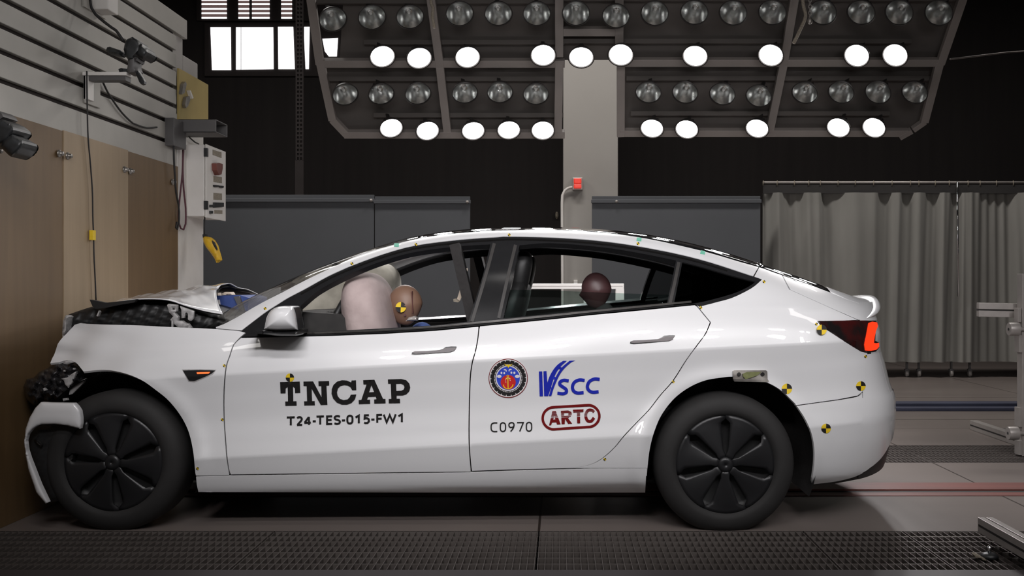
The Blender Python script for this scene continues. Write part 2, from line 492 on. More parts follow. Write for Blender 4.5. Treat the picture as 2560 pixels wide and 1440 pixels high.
def fill2d(outline, holes=(), step=10.0, bstep=None, grid=True, lines=()):
    """triangulated flat shape: (points Nx2, faces, boundary rings)"""
    rings = [resample(r, bstep or step) for r in [outline] + list(holes)]
    verts, edges = [], []
    for r in rings:
        s = len(verts)
        verts += r
        edges += [(s + i, s + (i + 1) % len(r)) for i in range(len(r))]
    if grid:
        a = np.array(rings[0])
        gx = np.arange(a[:, 0].min() + step / 2, a[:, 0].max(), step)
        gy = np.arange(a[:, 1].min() + step / 2, a[:, 1].max(), step)
        if len(gx) and len(gy):
            g = np.array([(x, y) for y in gy for x in gx])
            k = inside(g, rings[0])
            for h in rings[1:]:
                k &= ~inside(g, h)
            g = g[k]
            if len(g):
                g = g[edge_dist(g, rings) > 0.45 * step]
            for ln in lines:
                q = np.array(ln)
                k = inside(q, rings[0])
                for h in rings[1:]:
                    k &= ~inside(q, h)
                k &= edge_dist(q, rings) > 0.35 * step
                if len(g) and k.any():
                    dd = np.min(np.hypot(g[:, None, 0] - q[None, k, 0], g[:, None, 1] - q[None, k, 1]), axis=1)
                    g = g[dd > 0.5 * step]
                prev = -9
                for i in range(len(q)):
                    if k[i]:
                        verts.append(tuple(q[i]))
                        if prev == i - 1:
                            edges.append((len(verts) - 2, len(verts) - 1))
                        prev = i
            verts += [tuple(q) for q in g]
    vo, _e, fo, *_ = delaunay_2d_cdt([Vector(v) for v in verts], edges, [], 0, 1e-5)
    vo = np.array([(v.x, v.y) for v in vo])
    fo = [tuple(f) for f in fo]
    c = np.array([vo[list(f)].mean(axis=0) for f in fo])
    k = inside(c, rings[0])
    for h in rings[1:]:
        k &= ~inside(c, h)
    fo = [f for f, ok in zip(fo, k) if ok]
    return vo, fo, rings

def face_front(verts, faces, want=(0, -1, 0)):
    v = np.asarray(verts, float)
    s = 0.0
    for f in faces[:400]:
        n = np.cross(v[f[1]] - v[f[0]], v[f[2]] - v[f[0]])
        s += n @ np.array(want)
    return [tuple(reversed(f)) for f in faces] if s < 0 else faces

def boundary_loops(faces):
    cnt = {}
    for f in faces:
        for i in range(len(f)):
            a, b = f[i], f[(i + 1) % len(f)]
            cnt[(a, b)] = cnt.get((a, b), 0) + 1
    return [(a, b) for (a, b) in cnt if (b, a) not in cnt]

def slab_geo(poly, d1, d2, bulge=0.0, rad=12.0, step=6.0, noise=0.0, holes=(), to3d=P):
    """a solid with the outline poly (px): front at depth d1 swelling towards the viewer by bulge, flat back at d2"""
    pts, faces, rings = fill2d(poly, holes, step)
    e = edge_dist(pts, rings)
    t = np.clip(e / rad, 0, 1)
    dd = d1 - bulge * np.sqrt(1 - (1 - t) ** 2)
    if noise:
        a_, b_ = pts[:, 0], pts[:, 1]
        dd = dd + np.where(e > 0.3, noise * (np.sin(a_ * 0.21 + b_ * 0.13) + np.sin(b_ * 0.33 - a_ * 0.11 + 1.0) + 0.8 * np.sin(a_ * 0.47 - b_ * 0.29)), 0)
    fr = [to3d(p[0], p[1], d) for p, d in zip(pts, dd)]
    bk = [to3d(p[0] , p[1], d2) for p in pts]
    # the back keeps the front's real size (no widening with depth)
    bk = [Vector((a.x, b.y, a.z)) for a, b in zip(fr, bk)]
    faces = face_front(fr, faces)
    n = len(fr)
    fs = list(faces) + [tuple(i + n for i in reversed(f)) for f in faces]
    for a, b in boundary_loops(faces):
        fs.append((b, a, a + n, b + n))
    return fr + bk, fs

def slab(name, poly, d1, d2, m, parent=None, bulge=0.0, rad=12.0, step=6.0, noise=0.0, holes=(), sharp=35):
    v, f = slab_geo(poly, d1, d2, bulge, rad, step, noise, holes)
    o = put(name, v, f, m, parent)
    return smooth_by_angle(o, sharp)

def ribbon(pts, wd, closed=False, step=6.0, smooth=True):
    """outline(s) of a stroke of width wd along pts -> (outline, holes)"""
    q = curve_pts(pts, step, closed) if smooth else [tuple(p) for p in pts]
    q = np.array(q, float)
    n = len(q)
    L, R = [], []
    for i in range(n):
        a = q[i - 1] if (closed or i > 0) else q[i]
        b = q[(i + 1) % n] if (closed or i < n - 1) else q[i]
        if smooth or i in (0, n - 1) and not closed:
            t = (b - a) / max(np.linalg.norm(b - a), 1e-9)
            nn = np.array((-t[1], t[0])) * wd / 2
        else:
            t1 = (q[i] - a) / max(np.linalg.norm(q[i] - a), 1e-9)
            t2 = (b - q[i]) / max(np.linalg.norm(b - q[i]), 1e-9)
            n1, n2 = np.array((-t1[1], t1[0])), np.array((-t2[1], t2[0]))
            mm = n1 + n2
            mm = mm / max(np.linalg.norm(mm), 1e-9)
            nn = mm * min(wd / 2 / max(mm @ n1, 0.35), wd * 1.2)
        L.append(tuple(q[i] + nn))
        R.append(tuple(q[i] - nn))
    if closed:
        A = lambda p: abs(sum(p[i][0] * p[(i + 1) % n][1] - p[(i + 1) % n][0] * p[i][1] for i in range(n)))
        return (L, [R]) if A(L) > A(R) else (R, [L])
    return L + R[::-1], []

# ---------------------------------------------------------------- the car's outer surface
class Pchip:
    def __init__(s, pts):
        x = np.array([p[0] for p in pts], float)
        y = np.array([p[1] for p in pts], float)
        h = np.diff(x)
        d = np.diff(y) / h
        m = np.zeros(len(x))
        for i in range(1, len(x) - 1):
            if d[i - 1] * d[i] > 0:
                w1, w2 = 2 * h[i] + h[i - 1], h[i] + 2 * h[i - 1]
                m[i] = (w1 + w2) / (w1 / d[i - 1] + w2 / d[i])
        m[0], m[-1] = d[0], d[-1]
        s.x, s.y, s.m, s.h = x, y, m, h
    def __call__(s, t):
        t = np.asarray(t, float)
        tc = np.clip(t, s.x[0], s.x[-1])
        i = np.clip(np.searchsorted(s.x, tc, side='right') - 1, 0, len(s.x) - 2)
        h = s.h[i]
        u = (tc - s.x[i]) / h
        r = (s.y[i] * (1 + 2 * u) * (1 - u) ** 2 + s.m[i] * h * u * (1 - u) ** 2 + s.y[i + 1] * u * u * (3 - 2 * u) + s.m[i + 1] * h * u * u * (u - 1))
        return r

WB = 0.838
SEG_A = Pchip([(0, 0.66), (0.30, 0.765), (0.41, 0.826), (0.50, 0.866), (0.68, 0.893), (1, 0.919)])
SEG_B = Pchip([(0, 0.919), (0.20, 0.899), (0.45, 0.886), (0.72, 0.895), (1, 0.916)])
SEG_C = Pchip([(0, 0.916), (0.35, 0.898), (0.7, 0.869), (1, WB)])
UTAB = Pchip([(0, 1), (0.25, 0.935), (0.485, 0.86), (0.70, 0.765), (0.80, 0.71), (0.87, 0.655), (0.92, 0.585), (0.96, 0.47), (0.985, 0.31), (1, 0)])
_u = np.linspace(0, 1, 2001)
_r = UTAB(_u)
def u_inv(r):
    return np.interp(np.asarray(r, float), _r[::-1], _u[::-1])

SIL = [(540, 817), (570, 797), (600, 774), (660, 737), (740, 697), (826, 660), (900, 632), (980, 605), (1054, 586), (1175, 570), (1280, 564.5),
       (1400, 565.5), (1500, 571), (1600, 582), (1700, 601), (1800, 628), (1900, 662), (2000, 697), (2080, 725), (2130, 739), (2165, 743.5), (2200, 745)]
ZT = Pchip([((a - CX) * 5.4 / F, CAMZ + (CY - b) * 5.4 / F) for a, b in SIL])
ZG = Pchip([(-2.8, 0.80), (-1.9, 0.862), (-1.6, 0.893), (-1.23, 0.926), (-0.39, 0.977), (0.63, 1.06), (0.95, 1.065), (1.3, 1.035), (1.6, 0.99), (1.9, 0.95)])
FRONT_W = (-2.115, 0.326)
REAR_W = (0.782, 0.315)
X0, NP = 1.05, 2.5

def zl_(x): return 0.41 + 0.052 * (x + 0.417)
def zs_(x): return 0.795 + 0.0527 * (x + 0.569)

def w_side(x, z, fender=False):
    """half width before the plan taper"""
    x = np.asarray(x, float); z = np.asarray(z, float)
    zl, zs, zg, zt = zl_(x), zs_(x), ZG(x), ZT(x)
    zs = np.minimum(zs, zg - 0.06)
    a = SEG_A(np.clip(z / zl, 0, 1))
    b = SEG_B(np.clip((z - zl) / (zs - zl), 0, 1))
    c = SEG_C(np.clip((z - zs) / (zg - zs), 0, 1))
    u = (z - zg) / np.maximum(zt - zg, 0.03)
    if fender:
        d = WB - 0.42 * (z - zg)
    else:
        d = np.where(u <= 1, WB * UTAB(np.clip(u, 0, 1)), -(u - 1) * 0.3)
    r = np.where(z < zl, a, np.where(z < zs, b, np.where(z < zg, c, d)))
    for cx_, cz_ in (FRONT_W, REAR_W):
        rr = np.hypot(x - cx_, z - cz_)
        r = r + np.where(z < zg, 0.016 * np.exp(-((rr - 0.41) / 0.045) ** 2), 0)
    return r

def sil_of(xr, z):
    hw = np.linspace(0.2, 0.86, 140)
    ws = 0.9
    x = X0 + (xr - X0) * np.clip(1 - (hw / ws) ** NP, 0, 1) ** (1 / NP)
    return (CX + F * x / (YC - hw)).max()

def _fit_xr():
    out = []
    for px, py in ((2222, 1150), (2230, 1110), (2237, 1070), (2239, 1000), (2228, 960), (2214, 905), (2204, 870), (2202, 830), (2199, 790), (2205, 765), (2207, 745), (2207, 700)):
        z = CAMZ + (CY - py) * 5.12 / F
        lo, hi = 1.3, 2.3
        for _ in range(40):
            m = (lo + hi) / 2
            if sil_of(m, z) < px: lo = m
            else: hi = m
        out.append((z, lo))
    out.sort()
    return Pchip([(0.0, out[0][1] - 0.05)] + out)
XR = _fit_xr()

def taper(x, z):
    t = np.clip((x - X0) / (XR(z) - X0), 0, 1)
    r = np.clip(1 - t ** NP, 0, 1) ** (1 / NP)
    fr = np.clip((-1.9 - x) / 0.6, 0, 1.5)
    return r * (1 - 0.10 * fr ** 2)

def hull(x, z):
    return w_side(x, z) * taper(x, z)

def hull_f(x, z):
    return w_side(x, z, True) * taper(x, z)

def march(pts, fn=hull):
    """first meeting of each picture ray with the body surface -> 3D points"""
    pts = np.asarray(pts, float)
    ax, az = (pts[:, 0] - CX) / F, (CY - pts[:, 1]) / F
    n = len(pts)
    g = lambda d: (YC - d) - fn(ax * d, CAMZ + az * d)
    lo = np.full(n, 4.5)
    hi = np.full(n, np.nan)
    best, bd = np.full(n, 1e9), np.full(n, 5.0)
    prev = lo.copy()
    for d in np.arange(4.5, YC + 0.25, 0.01):
        v = g(np.full(n, d))
        k = np.isnan(hi)
        hit = k & (v <= 0)
        lo[hit] = d - 0.01
        hi[hit] = d
        better = k & (v < best)
        best[better] = v[better]
        bd[better] = d
    miss = np.isnan(hi)
    lo[miss] = bd[miss]; hi[miss] = bd[miss]
    for _ in range(22):
        m = (lo + hi) / 2
        neg = g(m) <= 0
        hi = np.where(neg, m, hi)
        lo = np.where(neg, lo, m)
    d = hi
    return np.stack([ax * d, d, CAMZ + az * d], axis=1)

def surf_normals(v, fn):
    """outward normals of the body surface at points on it; zero where the point is off the surface"""
    x, y, z = v[:, 0], v[:, 1], v[:, 2]
    e = 0.004
    w0 = fn(x, z)
    wx = (fn(x + e, z) - fn(x - e, z)) / (2 * e)
    wz = (fn(x, z + e) - fn(x, z - e)) / (2 * e)
    n = np.stack([-wx, -np.ones_like(wx), -wz], axis=1)
    n /= np.linalg.norm(n, axis=1)[:, None]
    return n, np.abs((YC - y) - w0) < 0.004

def mesh_normals(v, faces):
    n = np.zeros_like(v)
    for f in faces:
        c = np.cross(v[f[1]] - v[f[0]], v[f[2]] - v[f[0]])
        for i in f:
            n[i] += c
    L = np.linalg.norm(n, axis=1)
    return n / np.maximum(L, 1e-12)[:, None]

def sheet(name, v, faces, nrm, thick, m, parent, custom=True):
    """a sheet of real thickness: smooth outer skin, inner skin, and a rim that does not soften the outer edge"""
    n = len(v)
    bk = v - nrm * thick
    V = [v, bk]
    N = [nrm, -nrm]
    Fs = list(faces) + [tuple(i + n for i in reversed(f)) for f in faces]
    rv, rn = [], []
    k = 2 * n
    for a, b in boundary_loops(faces):
        q = np.array([v[b], v[a], bk[a], bk[b]])
        g = np.cross(q[1] - q[0], q[3] - q[0])
        g = g / max(np.linalg.norm(g), 1e-12)
        rv.append(q)
        rn.append(np.repeat(g[None], 4, axis=0))
        Fs.append((k, k + 1, k + 2, k + 3))
        k += 4
    V = np.concatenate(V + rv)
    N = np.concatenate(N + rn)
    o = put(name, V, Fs, m, parent, True)
    if custom:
        o.data.normals_split_custom_set_from_vertices([tuple(q) for q in N])
    return o

def crease_px(zfun, x0, x1, dz=0.0):
    out = []
    for x in np.arange(x0, x1, 0.014):
        z = float(zfun(x)) + dz
        d = YC - float(hull(np.array(x), np.array(z)))
        out.append((CX + F * x / d, CY - (z - CAMZ) * F / d))
    return out
CREASES = [crease_px(f_, -2.3, 1.45, dz) for f_ in (zl_, lambda x: min(zs_(x), float(ZG(x)) - 0.06)) for dz in (-0.009, 0.0, 0.009)]

def body_panel(name, outline, m, parent, holes=(), fn=hull, off=0.0, step=9.0, thick=0.012, far=False, bstep=None, grid=True, reshape=None):
    pts, faces, _ = fill2d(outline, holes, step, bstep, grid, CREASES if step >= 7 else ())
    v = march(pts, fn)
    faces = face_front(v, faces)
    if reshape is not None:
        v = reshape(v, pts)
        nr = mesh_normals(v, faces)
    else:
        nr, ok = surf_normals(v, fn)
        g = mesh_normals(v, faces)
        nr = np.where(ok[:, None], nr, g)
    v[:, 1] -= off
    o = sheet(name, v, faces, nr, thick, m, parent)
    if far:
        fl = np.array([1, -1, 1])
        v2 = v * fl + np.array([0, 2 * YC, 0])
        o2 = sheet(name, v2, [tuple(reversed(f)) for f in faces], nr * fl, thick, m, parent)
        return o, o2
    return o

def decal(name, shapes, mats, parent, off=0.003, step=7.0, fn=hull):
    """shapes: (outline, holes, material index, extra offset); one mesh lying on the body"""
    V, Fc, MI = [], [], []
    for outline, holes, mi, eo, *rest in shapes:
        bands = rest[0] if rest else []            # strips left blank: (x0, y0, x1, y1, width) in px
        ln = []
        for x0, y0, x1, y1, wd in bands:
            for sg in (-0.5, 0.5):
                ln.append([(x0 + (x1 - x0) * t, y0 + (y1 - y0) * t + sg * wd) for t in np.linspace(0, 1, int((x1 - x0) / 1.2))])
        pts, faces, _ = fill2d(outline, holes, 2.5 if bands else step, 1.5 if bands else step, lines=ln)
        if bands:
            c = np.array([pts[list(f)].mean(axis=0) for f in faces])
            keep = np.ones(len(faces), bool)
            for x0, y0, x1, y1, wd in bands:
                yy = y0 + (y1 - y0) * (c[:, 0] - x0) / (x1 - x0)
                keep &= np.abs(c[:, 1] - yy) > wd / 2
            faces = [f for f, k_ in zip(faces, keep) if k_]
        v = march(pts, fn)
        v[:, 1] -= off + eo
        faces = face_front(v, faces)
        n = len(V)
        V += [tuple(q) for q in v]
        Fc += [tuple(i + n for i in f) for f in faces]
        MI += [mi] * len(faces)
    return put(name, V, Fc, mats, parent, True, MI)

def circle(cx, cy, rx, ry=None, n=28, a0=0.0, a1=2 * math.pi):
    ry = rx if ry is None else ry
    full = abs(a1 - a0 - 2 * math.pi) < 1e-6
    k = n if full else n + 1
    return [(cx + rx * math.cos(a0 + (a1 - a0) * i / n), cy + ry * math.sin(a0 + (a1 - a0) * i / n)) for i in range(k)]

# ================================================================= SETTING
XB = -2.68                                  # face of the crash barrier
G1, G2, G3, G4 = 4.07, 4.71, 6.52, 7.23     # the two grating channels
FX0, FX1, FY0, FY1 = -7.5, 9.0, 0.6, 16.2
mb = MB()
for y0, y1 in ((FY0, G1), (G2, G3), (G4, FY1)):
    mb.add([(FX0, y0, 0), (FX1, y0, 0), (FX1, y1, 0), (FX0, y1, 0)], [(0, 1, 2, 3)], 2 if y1 == G1 else 0)
for y0, y1 in ((G1, G2), (G3, G4)):
    mb.add([(FX0, y0, 0), (FX1, y0, 0), (FX1, y0, -0.4), (FX0, y0, -0.4)], [(0, 3, 2, 1)], 1)
    mb.add([(FX0, y1, 0), (FX1, y1, 0), (FX1, y1, -0.4), (FX0, y1, -0.4)], [(0, 1, 2, 3)], 1)
    mb.add([(FX0, y0, -0.4), (FX1, y0, -0.4), (FX1, y1, -0.4), (FX0, y1, -0.4)], [(0, 1, 2, 3)], 1)
structure(mb.build('floor', ['floor', 'pit', 'kerb']))
HZ = 6.2
structure(put('wall_back', [(FX0, 16.0, 0), (FX1, 16.0, 0), (FX1, 16.0, HZ), (FX0, 16.0, HZ)], [(0, 1, 2, 3)], 'wall'))
structure(put('wall_right', [(FX1, FY0, 0), (FX1, FY1, 0), (FX1, FY1, HZ), (FX1, FY0, HZ)], [(0, 3, 2, 1)], 'wall'))
structure(put('wall_left', [(FX0, FY0, 0), (FX0, FY1, 0), (FX0, FY1, HZ), (FX0, FY0, HZ)], [(0, 1, 2, 3)], 'wall'))
structure(put('ceiling', [(FX0, FY0, HZ), (FX1, FY0, HZ), (FX1, FY1, HZ), (FX0, FY1, HZ)], [(0, 3, 2, 1)], 'ceil'))

# windows high on the back wall
def win_quad(mbx, pts, d, mi=0):
    v = [P(a, b, d) for a, b in pts]
    n = len(v)
    mbx.add(v, [tuple(range(n))], mi)
def window(i, panes, frame_box, d=15.93):
    x0, y0, x1, y1 = frame_box
    a, b = P(x0, y1, d + 0.02), P(x1, y0, d + 0.02)
    fr = structure(MB().box(a.x, b.x, d + 0.01, d + 0.06, a.z, b.z).build('window_%d' % i, 'frame_dark'))
    for pts, m in panes:
        q = MB()
        win_quad(q, pts, d)
        q.build('pane', m, fr)
    return fr
window(1, [([(526, 68), (577, 68), (578, 175), (530, 175)], 'daylight'),
           ([(590, 68), (601.5, 68), (601.5, 174), (590, 174)], 'daylight'),
           ([(603, 68), (683, 68), (684, 173), (603, 174)], 'daylight'),
           ([(695, 67), (733, 67), (737, 173), (696, 173)], 'daylight'),
           ([(759, 67), (774, 67), (772, 173), (764, 173)], 'daylight'),
           ([(806, 97), (845, 95), (842, 141), (822, 141), (812, 128)], 'daylight')], (512, 58, 860, 190))
lv = []
for x0, x1 in ((504, 567), (596, 623), (630, 674), (703, 730)):
    for y in (-22, -11, 0, 10.5, 22, 33, 44.5):
        lv.append(([(x0, y - 2), (x1, y - 2), (x1, y + 2), (x0, y + 2)], 'daylight'))
        lv.append(([(x0, y - 9), (x1, y - 9), (x1, y - 2.4), (x0, y - 2.4)], 'daylight_dim'))
for x0, x1, y in ((847, 878, 6), (966, 1010, 4), (817, 842, 171), (697, 739, 194)):
    lv.append(([(x0, y - 2), (x1, y - 2), (x1, y + 2), (x0, y + 2)], 'daylight'))
window(2, lv[:-1], (492, -60, 1020, 52))

# concrete column with its services
a, b = P(1408, 1, 13.0), P(1545, 1, 13.0)
structure(MB().box(a.x, b.x, 13.0, 13.7, 0.0, HZ).build('column', 'column', bevel=0.01))
al = thing('alarm_light', 'small grey wall box with two red lit lenses on the grey column', 'alarm light', P(1443, 460, 12.97))
p0, p1 = P(1431, 475, 12.9), P(1457, 443, 12.9)
MB().box(p0.x, p1.x, 12.92, 13.0, p0.z, p1.z).build('housing', 'alu', al, bevel=0.01)
for y0, y1 in ((446, 459), (461, 471)):
    q0, q1 = P(1434.5, y1, 12.9), P(1453.5, y0, 12.9)
    MB().box(q0.x, q1.x, 12.88, 12.925, q0.z, q1.z).build('lens', 'red_light', al, bevel=0.008)
cp = MB().tube([P(x, y, 12.95) for x, y in curve_pts([(1431, 468), (1421, 470), (1412, 476), (1406, 488), (1405, 505), (1405, 540), (1406, 720), (1406, 780)], 12)], 0.018)
tag(cp.build('conduit_pipe', 'white_steel', smooth=True), 'thin grey conduit curving down the column from the red alarm light', 'pipe')
sk = MB().box(*[P(1434, 1, 12.97).x, P(1444, 1, 12.97).x], 12.94, 13.0, P(1, 710, 12.97).z, P(1, 700, 12.97).z)
tag(sk.build('wall_socket', 'white_steel', bevel=0.005), 'small white socket low on the grey column seen through the rear door window', 'socket')
sq = slab('wall_plug', circle(1392, 538, 4, 9), 15.95, 16.0, 'label_beige', bulge=0.03, rad=4, step=3)
tag(sq, 'small beige oval fitting on the dark wall beside the grey column', 'fitting')

# slate boards standing behind the track
def partition(x0, x1, top, d, label, rail_m='partition'):
    a, b = P(x0, top, d), P(x1, top, d)
    t = thing('partition_board', label, 'partition', ((a.x + b.x) / 2, d, 0), 'slate partition boards behind the track')
    MB().box(a.x, b.x, d, d + 0.04, 0.0, a.z).build('panel', 'partition', t, bevel=0.004)
    MB().box(a.x - 0.01, b.x + 0.01, d - 0.03, d, a.z - 0.09, a.z - 0.045).build('top_rail', 'partition', t, bevel=0.005)
    q = MB()
    q.lathe([(0.0, 0.03), (0.016, 0.02), (0.02, 0.0)], (a.x + 0.30 if x0 > 1300 else b.x - 0.03, d - 0.03, a.z - 0.07), 'Y', 10)
    q.build('bolt', 'alu', t, True)
    for sx in (a.x + 0.08, b.x - 0.13):
        MB().box(sx, sx + 0.05, d - 0.2, d + 0.24, 0, 0.05).build('foot', 'grey_steel', t)
    return t
partition(440, 935, 487, 12.15, 'slate grey partition board beside the barrier, half hidden by the white control box')
partition(937, 1175, 491, 12.15, 'narrow slate grey partition board whose edge meets the dark opening left of the column')
partition(1480, 1901, 490, 12.25, 'slate grey partition board between the grey column and the pleated curtain')

# curtain on its wheeled rail
cd = 12.5
ct = thing('room_divider_curtain', 'grey pleated curtain hanging from a steel rail on castors behind the car boot', 'curtain', P(2300, 945, cd))
zc0, zc1 = P(0, 905, cd).z, P(0, 482, cd).z
xa, xb_ = P(1908, 0, cd).x, P(2760, 0, cd).x
nx, nz = 420, 22
fold = []
xx = xa
ph = 0.0
amp = []
xs = np.linspace(xa, xb_, nx)
phase = np.cumsum(0.9 + 0.45 * np.sin(xs * 3.1) + 0.3 * np.sin(xs * 7.7 + 1.0)) * (xs[1] - xs[0]) * 17
phase2 = np.cumsum(1.0 + 0.5 * np.sin(xs * 2.3 + 2)) * (xs[1] - xs[0]) * 39
V = []
for j in range(nz):
    t = j / (nz - 1)
    for i, x in enumerate(xs):
        lean = 0.05 * t * math.sin(x * 2.2 + 0.7)
        depth = (0.055 + 0.025 * t) * np.tanh(1.6 * math.sin(phase[i] + 0.5 * t)) + 0.014 * math.sin(phase2[i] - 0.8 * t)
        V.append((x + lean, cd + depth, zc1 + (zc0 - zc1) * t))
Fq = [(j * nx + i, (j + 1) * nx + i, (j + 1) * nx + i + 1, j * nx + i + 1) for j in range(nz - 1) for i in range(nx - 1)]
put('fabric', V, Fq, 'curtain', ct, True)
zr = P(0, 456, cd).z
MB().box(xa, xb_, cd - 0.01, cd + 0.02, zc1 - 0.01, P(0, 462, cd).z).build('heading', 'curtain_band', ct)
MB().tube([(xa, cd, zr), (xb_, cd, zr)], 0.016, 12).build('rail', 'alu', ct, True)
for px in (1908, 1943, 1986, 2022, 2051, 2095, 2138, 2184, 2230, 2276, 2297, 2338, 2373, 2420, 2450, 2491, 2533):
    c = P(px, 456, cd)
    r = [c + Vector((0.006 * math.sin(t), 0.024 * math.sin(t), 0.03 * math.cos(t) - 0.012)) for t in np.linspace(0, 2 * math.pi, 14)]
    MB().tube(r, 0.006, 6, cap=False).build('ring', 'label_beige', ct, True)
pr = MB().tube([P(2393, 456, cd), P(2393, 456, cd - 0.09), P(2393, 456, cd - 0.10), P(2396, 741, cd - 0.10)], 0.012, 10)
tag(pr.build('curtain_wand', 'chrome', smooth=True), 'slim chrome pull rod hanging in front of the grey curtain', 'rod')
for px, py in ((2267, 940), (2297, 943), (2378, 938), (2424, 944)):
    c = P(px, py, 12.62)
    c.z = 0.0
    q = MB()
    q.lathe([(0.0, -0.018), (0.036, -0.018), (0.04, -0.01), (0.04, 0.01), (0.036, 0.018), (0.0, 0.018)], (c.x, c.y, 0.04), 'X', 16)
    cs = q.build('caster', 'alu', ct, True)
    MB().box(c.x - 0.026, c.x + 0.026, c.y - 0.02, c.y + 0.02, 0.06, 0.10).build('fork', 'grey_steel', cs)
    MB().box(c.x - 0.012, c.x + 0.012, c.y - 0.012, c.y + 0.012, 0.095, zc0 + 0.06).build('stem', 'grey_steel', cs)
MB().box(P(2220, 0, 12.62).x, P(2700, 0, 12.62).x, 12.60, 12.64, zc0 + 0.02, zc0 + 0.07).build('base_beam', 'grey_steel', ct)

# perforated cable ladder on the back wall, in front of the windows
lad = MB()
dl = 14.2
for xa_, xb2 in ((739, 742.5), (748, 750.5), (755.5, 758.5)):
    p, q = P(xa_, -80, dl), P(xb2, 400, dl)
    lad.box(p.x, q.x, dl, dl + 0.04, q.z, p.z)
for k in range(46):
    y = -80 + k * 10.4
    p, q = P(739, y + 4.6, dl), P(758, y, dl)
    lad.box(p.x, q.x, dl + 0.002, dl + 0.03, p.z, q.z)
q = P(748, 400, dl)
lad.box(q.x - 0.06, q.x + 0.06, dl + 0.005, dl + 0.035, 0.0, q.z)
tag(lad.build('cable_ladder', 'frame_dark'), 'dark perforated cable ladder rising in front of the bright high windows', 'cable ladder')
st = MB().tube([P(2376, 148, 9.0), P(2520, 131, 10.0), P(2600, 126, 10.5)], 0.008, 8)
tag(st.build('stay_wire', 'rig', smooth=True), 'thin stay wire running from the lamp rig into the dark corner', 'wire')

# ---------------------------------------------------------------- floor fittings
def grating(x0, x1, y0, y1, label, group):
    q = MB()
    pitch = 0.030
    n = int(round((x1 - x0) / pitch))
    for i in range(n + 1):
        x = x0 + 0.004 + (x1 - x0 - 0.008) * i / n
        q.box(x - 0.0016, x + 0.0016, y0, y1, -0.032, -0.001)
    m = int(round((y1 - y0) / 0.098))
    for j in range(m + 1):
        y = y0 + 0.003 + (y1 - y0 - 0.006) * j / m
        q.box(x0, x1, y - 0.0035, y + 0.0035, -0.026, -0.002)
    o = q.build('floor_grating', 'grate')
    return tag(o, label, 'grating', group)
fx = [-3.2, -1.35, -0.10, 1.15, 1.62, 2.6]
fl = ['steel floor grating running under the wooden barrier face, beside the front wheel',
      'steel floor grating in front of the front door, between two joints',
      'steel floor grating in front of the rear door and rear wheel',
      'short steel floor grating just behind the rear wheel',
      'steel floor grating under the low aluminium foot frame']
for i in range(5):
    grating(fx[i] + 0.003, fx[i + 1] - 0.003, G1, G2, fl[i], 'gratings of the channel on the camera side')
rl = ['steel floor grating of the far channel just behind the bumper', 'steel floor grating of the far channel under the tall aluminium stand']
for i, (a_, b_) in enumerate(((1.5, 2.44), (2.44, 4.3))):
    grating(a_ + 0.003, b_ - 0.003, G3, G4, rl[i], 'gratings of the far channel')

gr = thing('guide_rail', 'worn red guide rail along the middle of the track floor', 'rail', (2.0, YC, 0))
q = MB()
q.box(XB, FX1, 5.49, 5.575, 0.0, 0.004).box(XB, FX1, 5.62, 5.81, 0.0, 0.012)
q.build('red_strip', 'red_rail', gr, bevel=0.002)
MB().box(XB, FX1, 5.575, 5.62, -0.001, 0.003).build('slot', 'alu_slot', gr)
br = thing('floor_channel', 'dark blue steel channel crossing the floor between the car and the curtain', 'rail', (4.0, 9.4, 0))
MB().box(-3, FX1, 9.18, 9.30, 0.0, 0.03).box(-3, FX1, 9.42, 9.60, 0.0, 0.045).build('edge', 'blue_rail', br, bevel=0.006)
MB().box(-3, FX1, 9.30, 9.42, -0.001, 0.006).build('slot', 'alu_slot', br)

# ================================================================= CRASH BARRIER
def BP(px, py, x=XB):
    d = x * F / (px - CX)
    return P(px, py, d)
def by(px, x=XB):
    return x * F / (px - CX)
bar = thing('crash_barrier', 'massive grey crash barrier block faced with plywood that the car has hit', 'barrier', (XB - 1.0, 6.0, 0))
ze, zs2 = BP(468, 52).z, BP(503, 158).z
zb_ = BP(300, 372).z                         # top of the plywood
y7, y75 = by(468), by(505)
MB().box(XB - 2.5, XB - 0.03, 3.2, y7, 0.0, ze).build('concrete_block', 'concrete', bar, bevel=0.01)
MB().box(XB - 2.5, XB - 0.03, y7, y75, 0.0, zs2).build('rear_block', 'concrete', bar, bevel=0.01)
yp = by(441)
gz = [BP(441, y).z for y in (86, 131, 175, 220, 267, 311, 361)]
edges = [ze] + gz
for i in range(len(gz)):
    top = ze if i == 0 else gz[i - 1] - 0.014
    bot = gz[i] + 0.014
    if i == 0:
        continue
    MB().box(XB - 0.03, XB, 3.2, yp, bot, top).build('clamping_plate', 'plate', bar, bevel=0.003)
MB().box(XB - 0.03, XB, 3.2, by(468), gz[0] + 0.014, ze).build('clamping_plate', 'plate', bar, bevel=0.003)
MB().box(XB - 0.03, XB, 3.2, yp, zb_ - 0.02, gz[-1] - 0.014).build('clamping_plate', 'plate', bar, bevel=0.003)
MB().box(XB - 0.032, XB - 0.026, 3.2, yp, zb_, ze).build('slot_bed', 'groove', bar)
for i, (p0_, p1_, m_, dx) in enumerate(((-400, 155, 'wood', 0.0), (155, 317, 'wood2', 0.006), (317, 444, 'wood', 0.0))):
    y0_, y1_ = by(p0_), by(p1_)
    MB().box(XB - 0.028, XB + dx + 0.004, y0_ + 0.002, y1_ - 0.002, 0.0, zb_ + dx * 0.6).build('plywood_sheet', m_, bar, bevel=0.002)
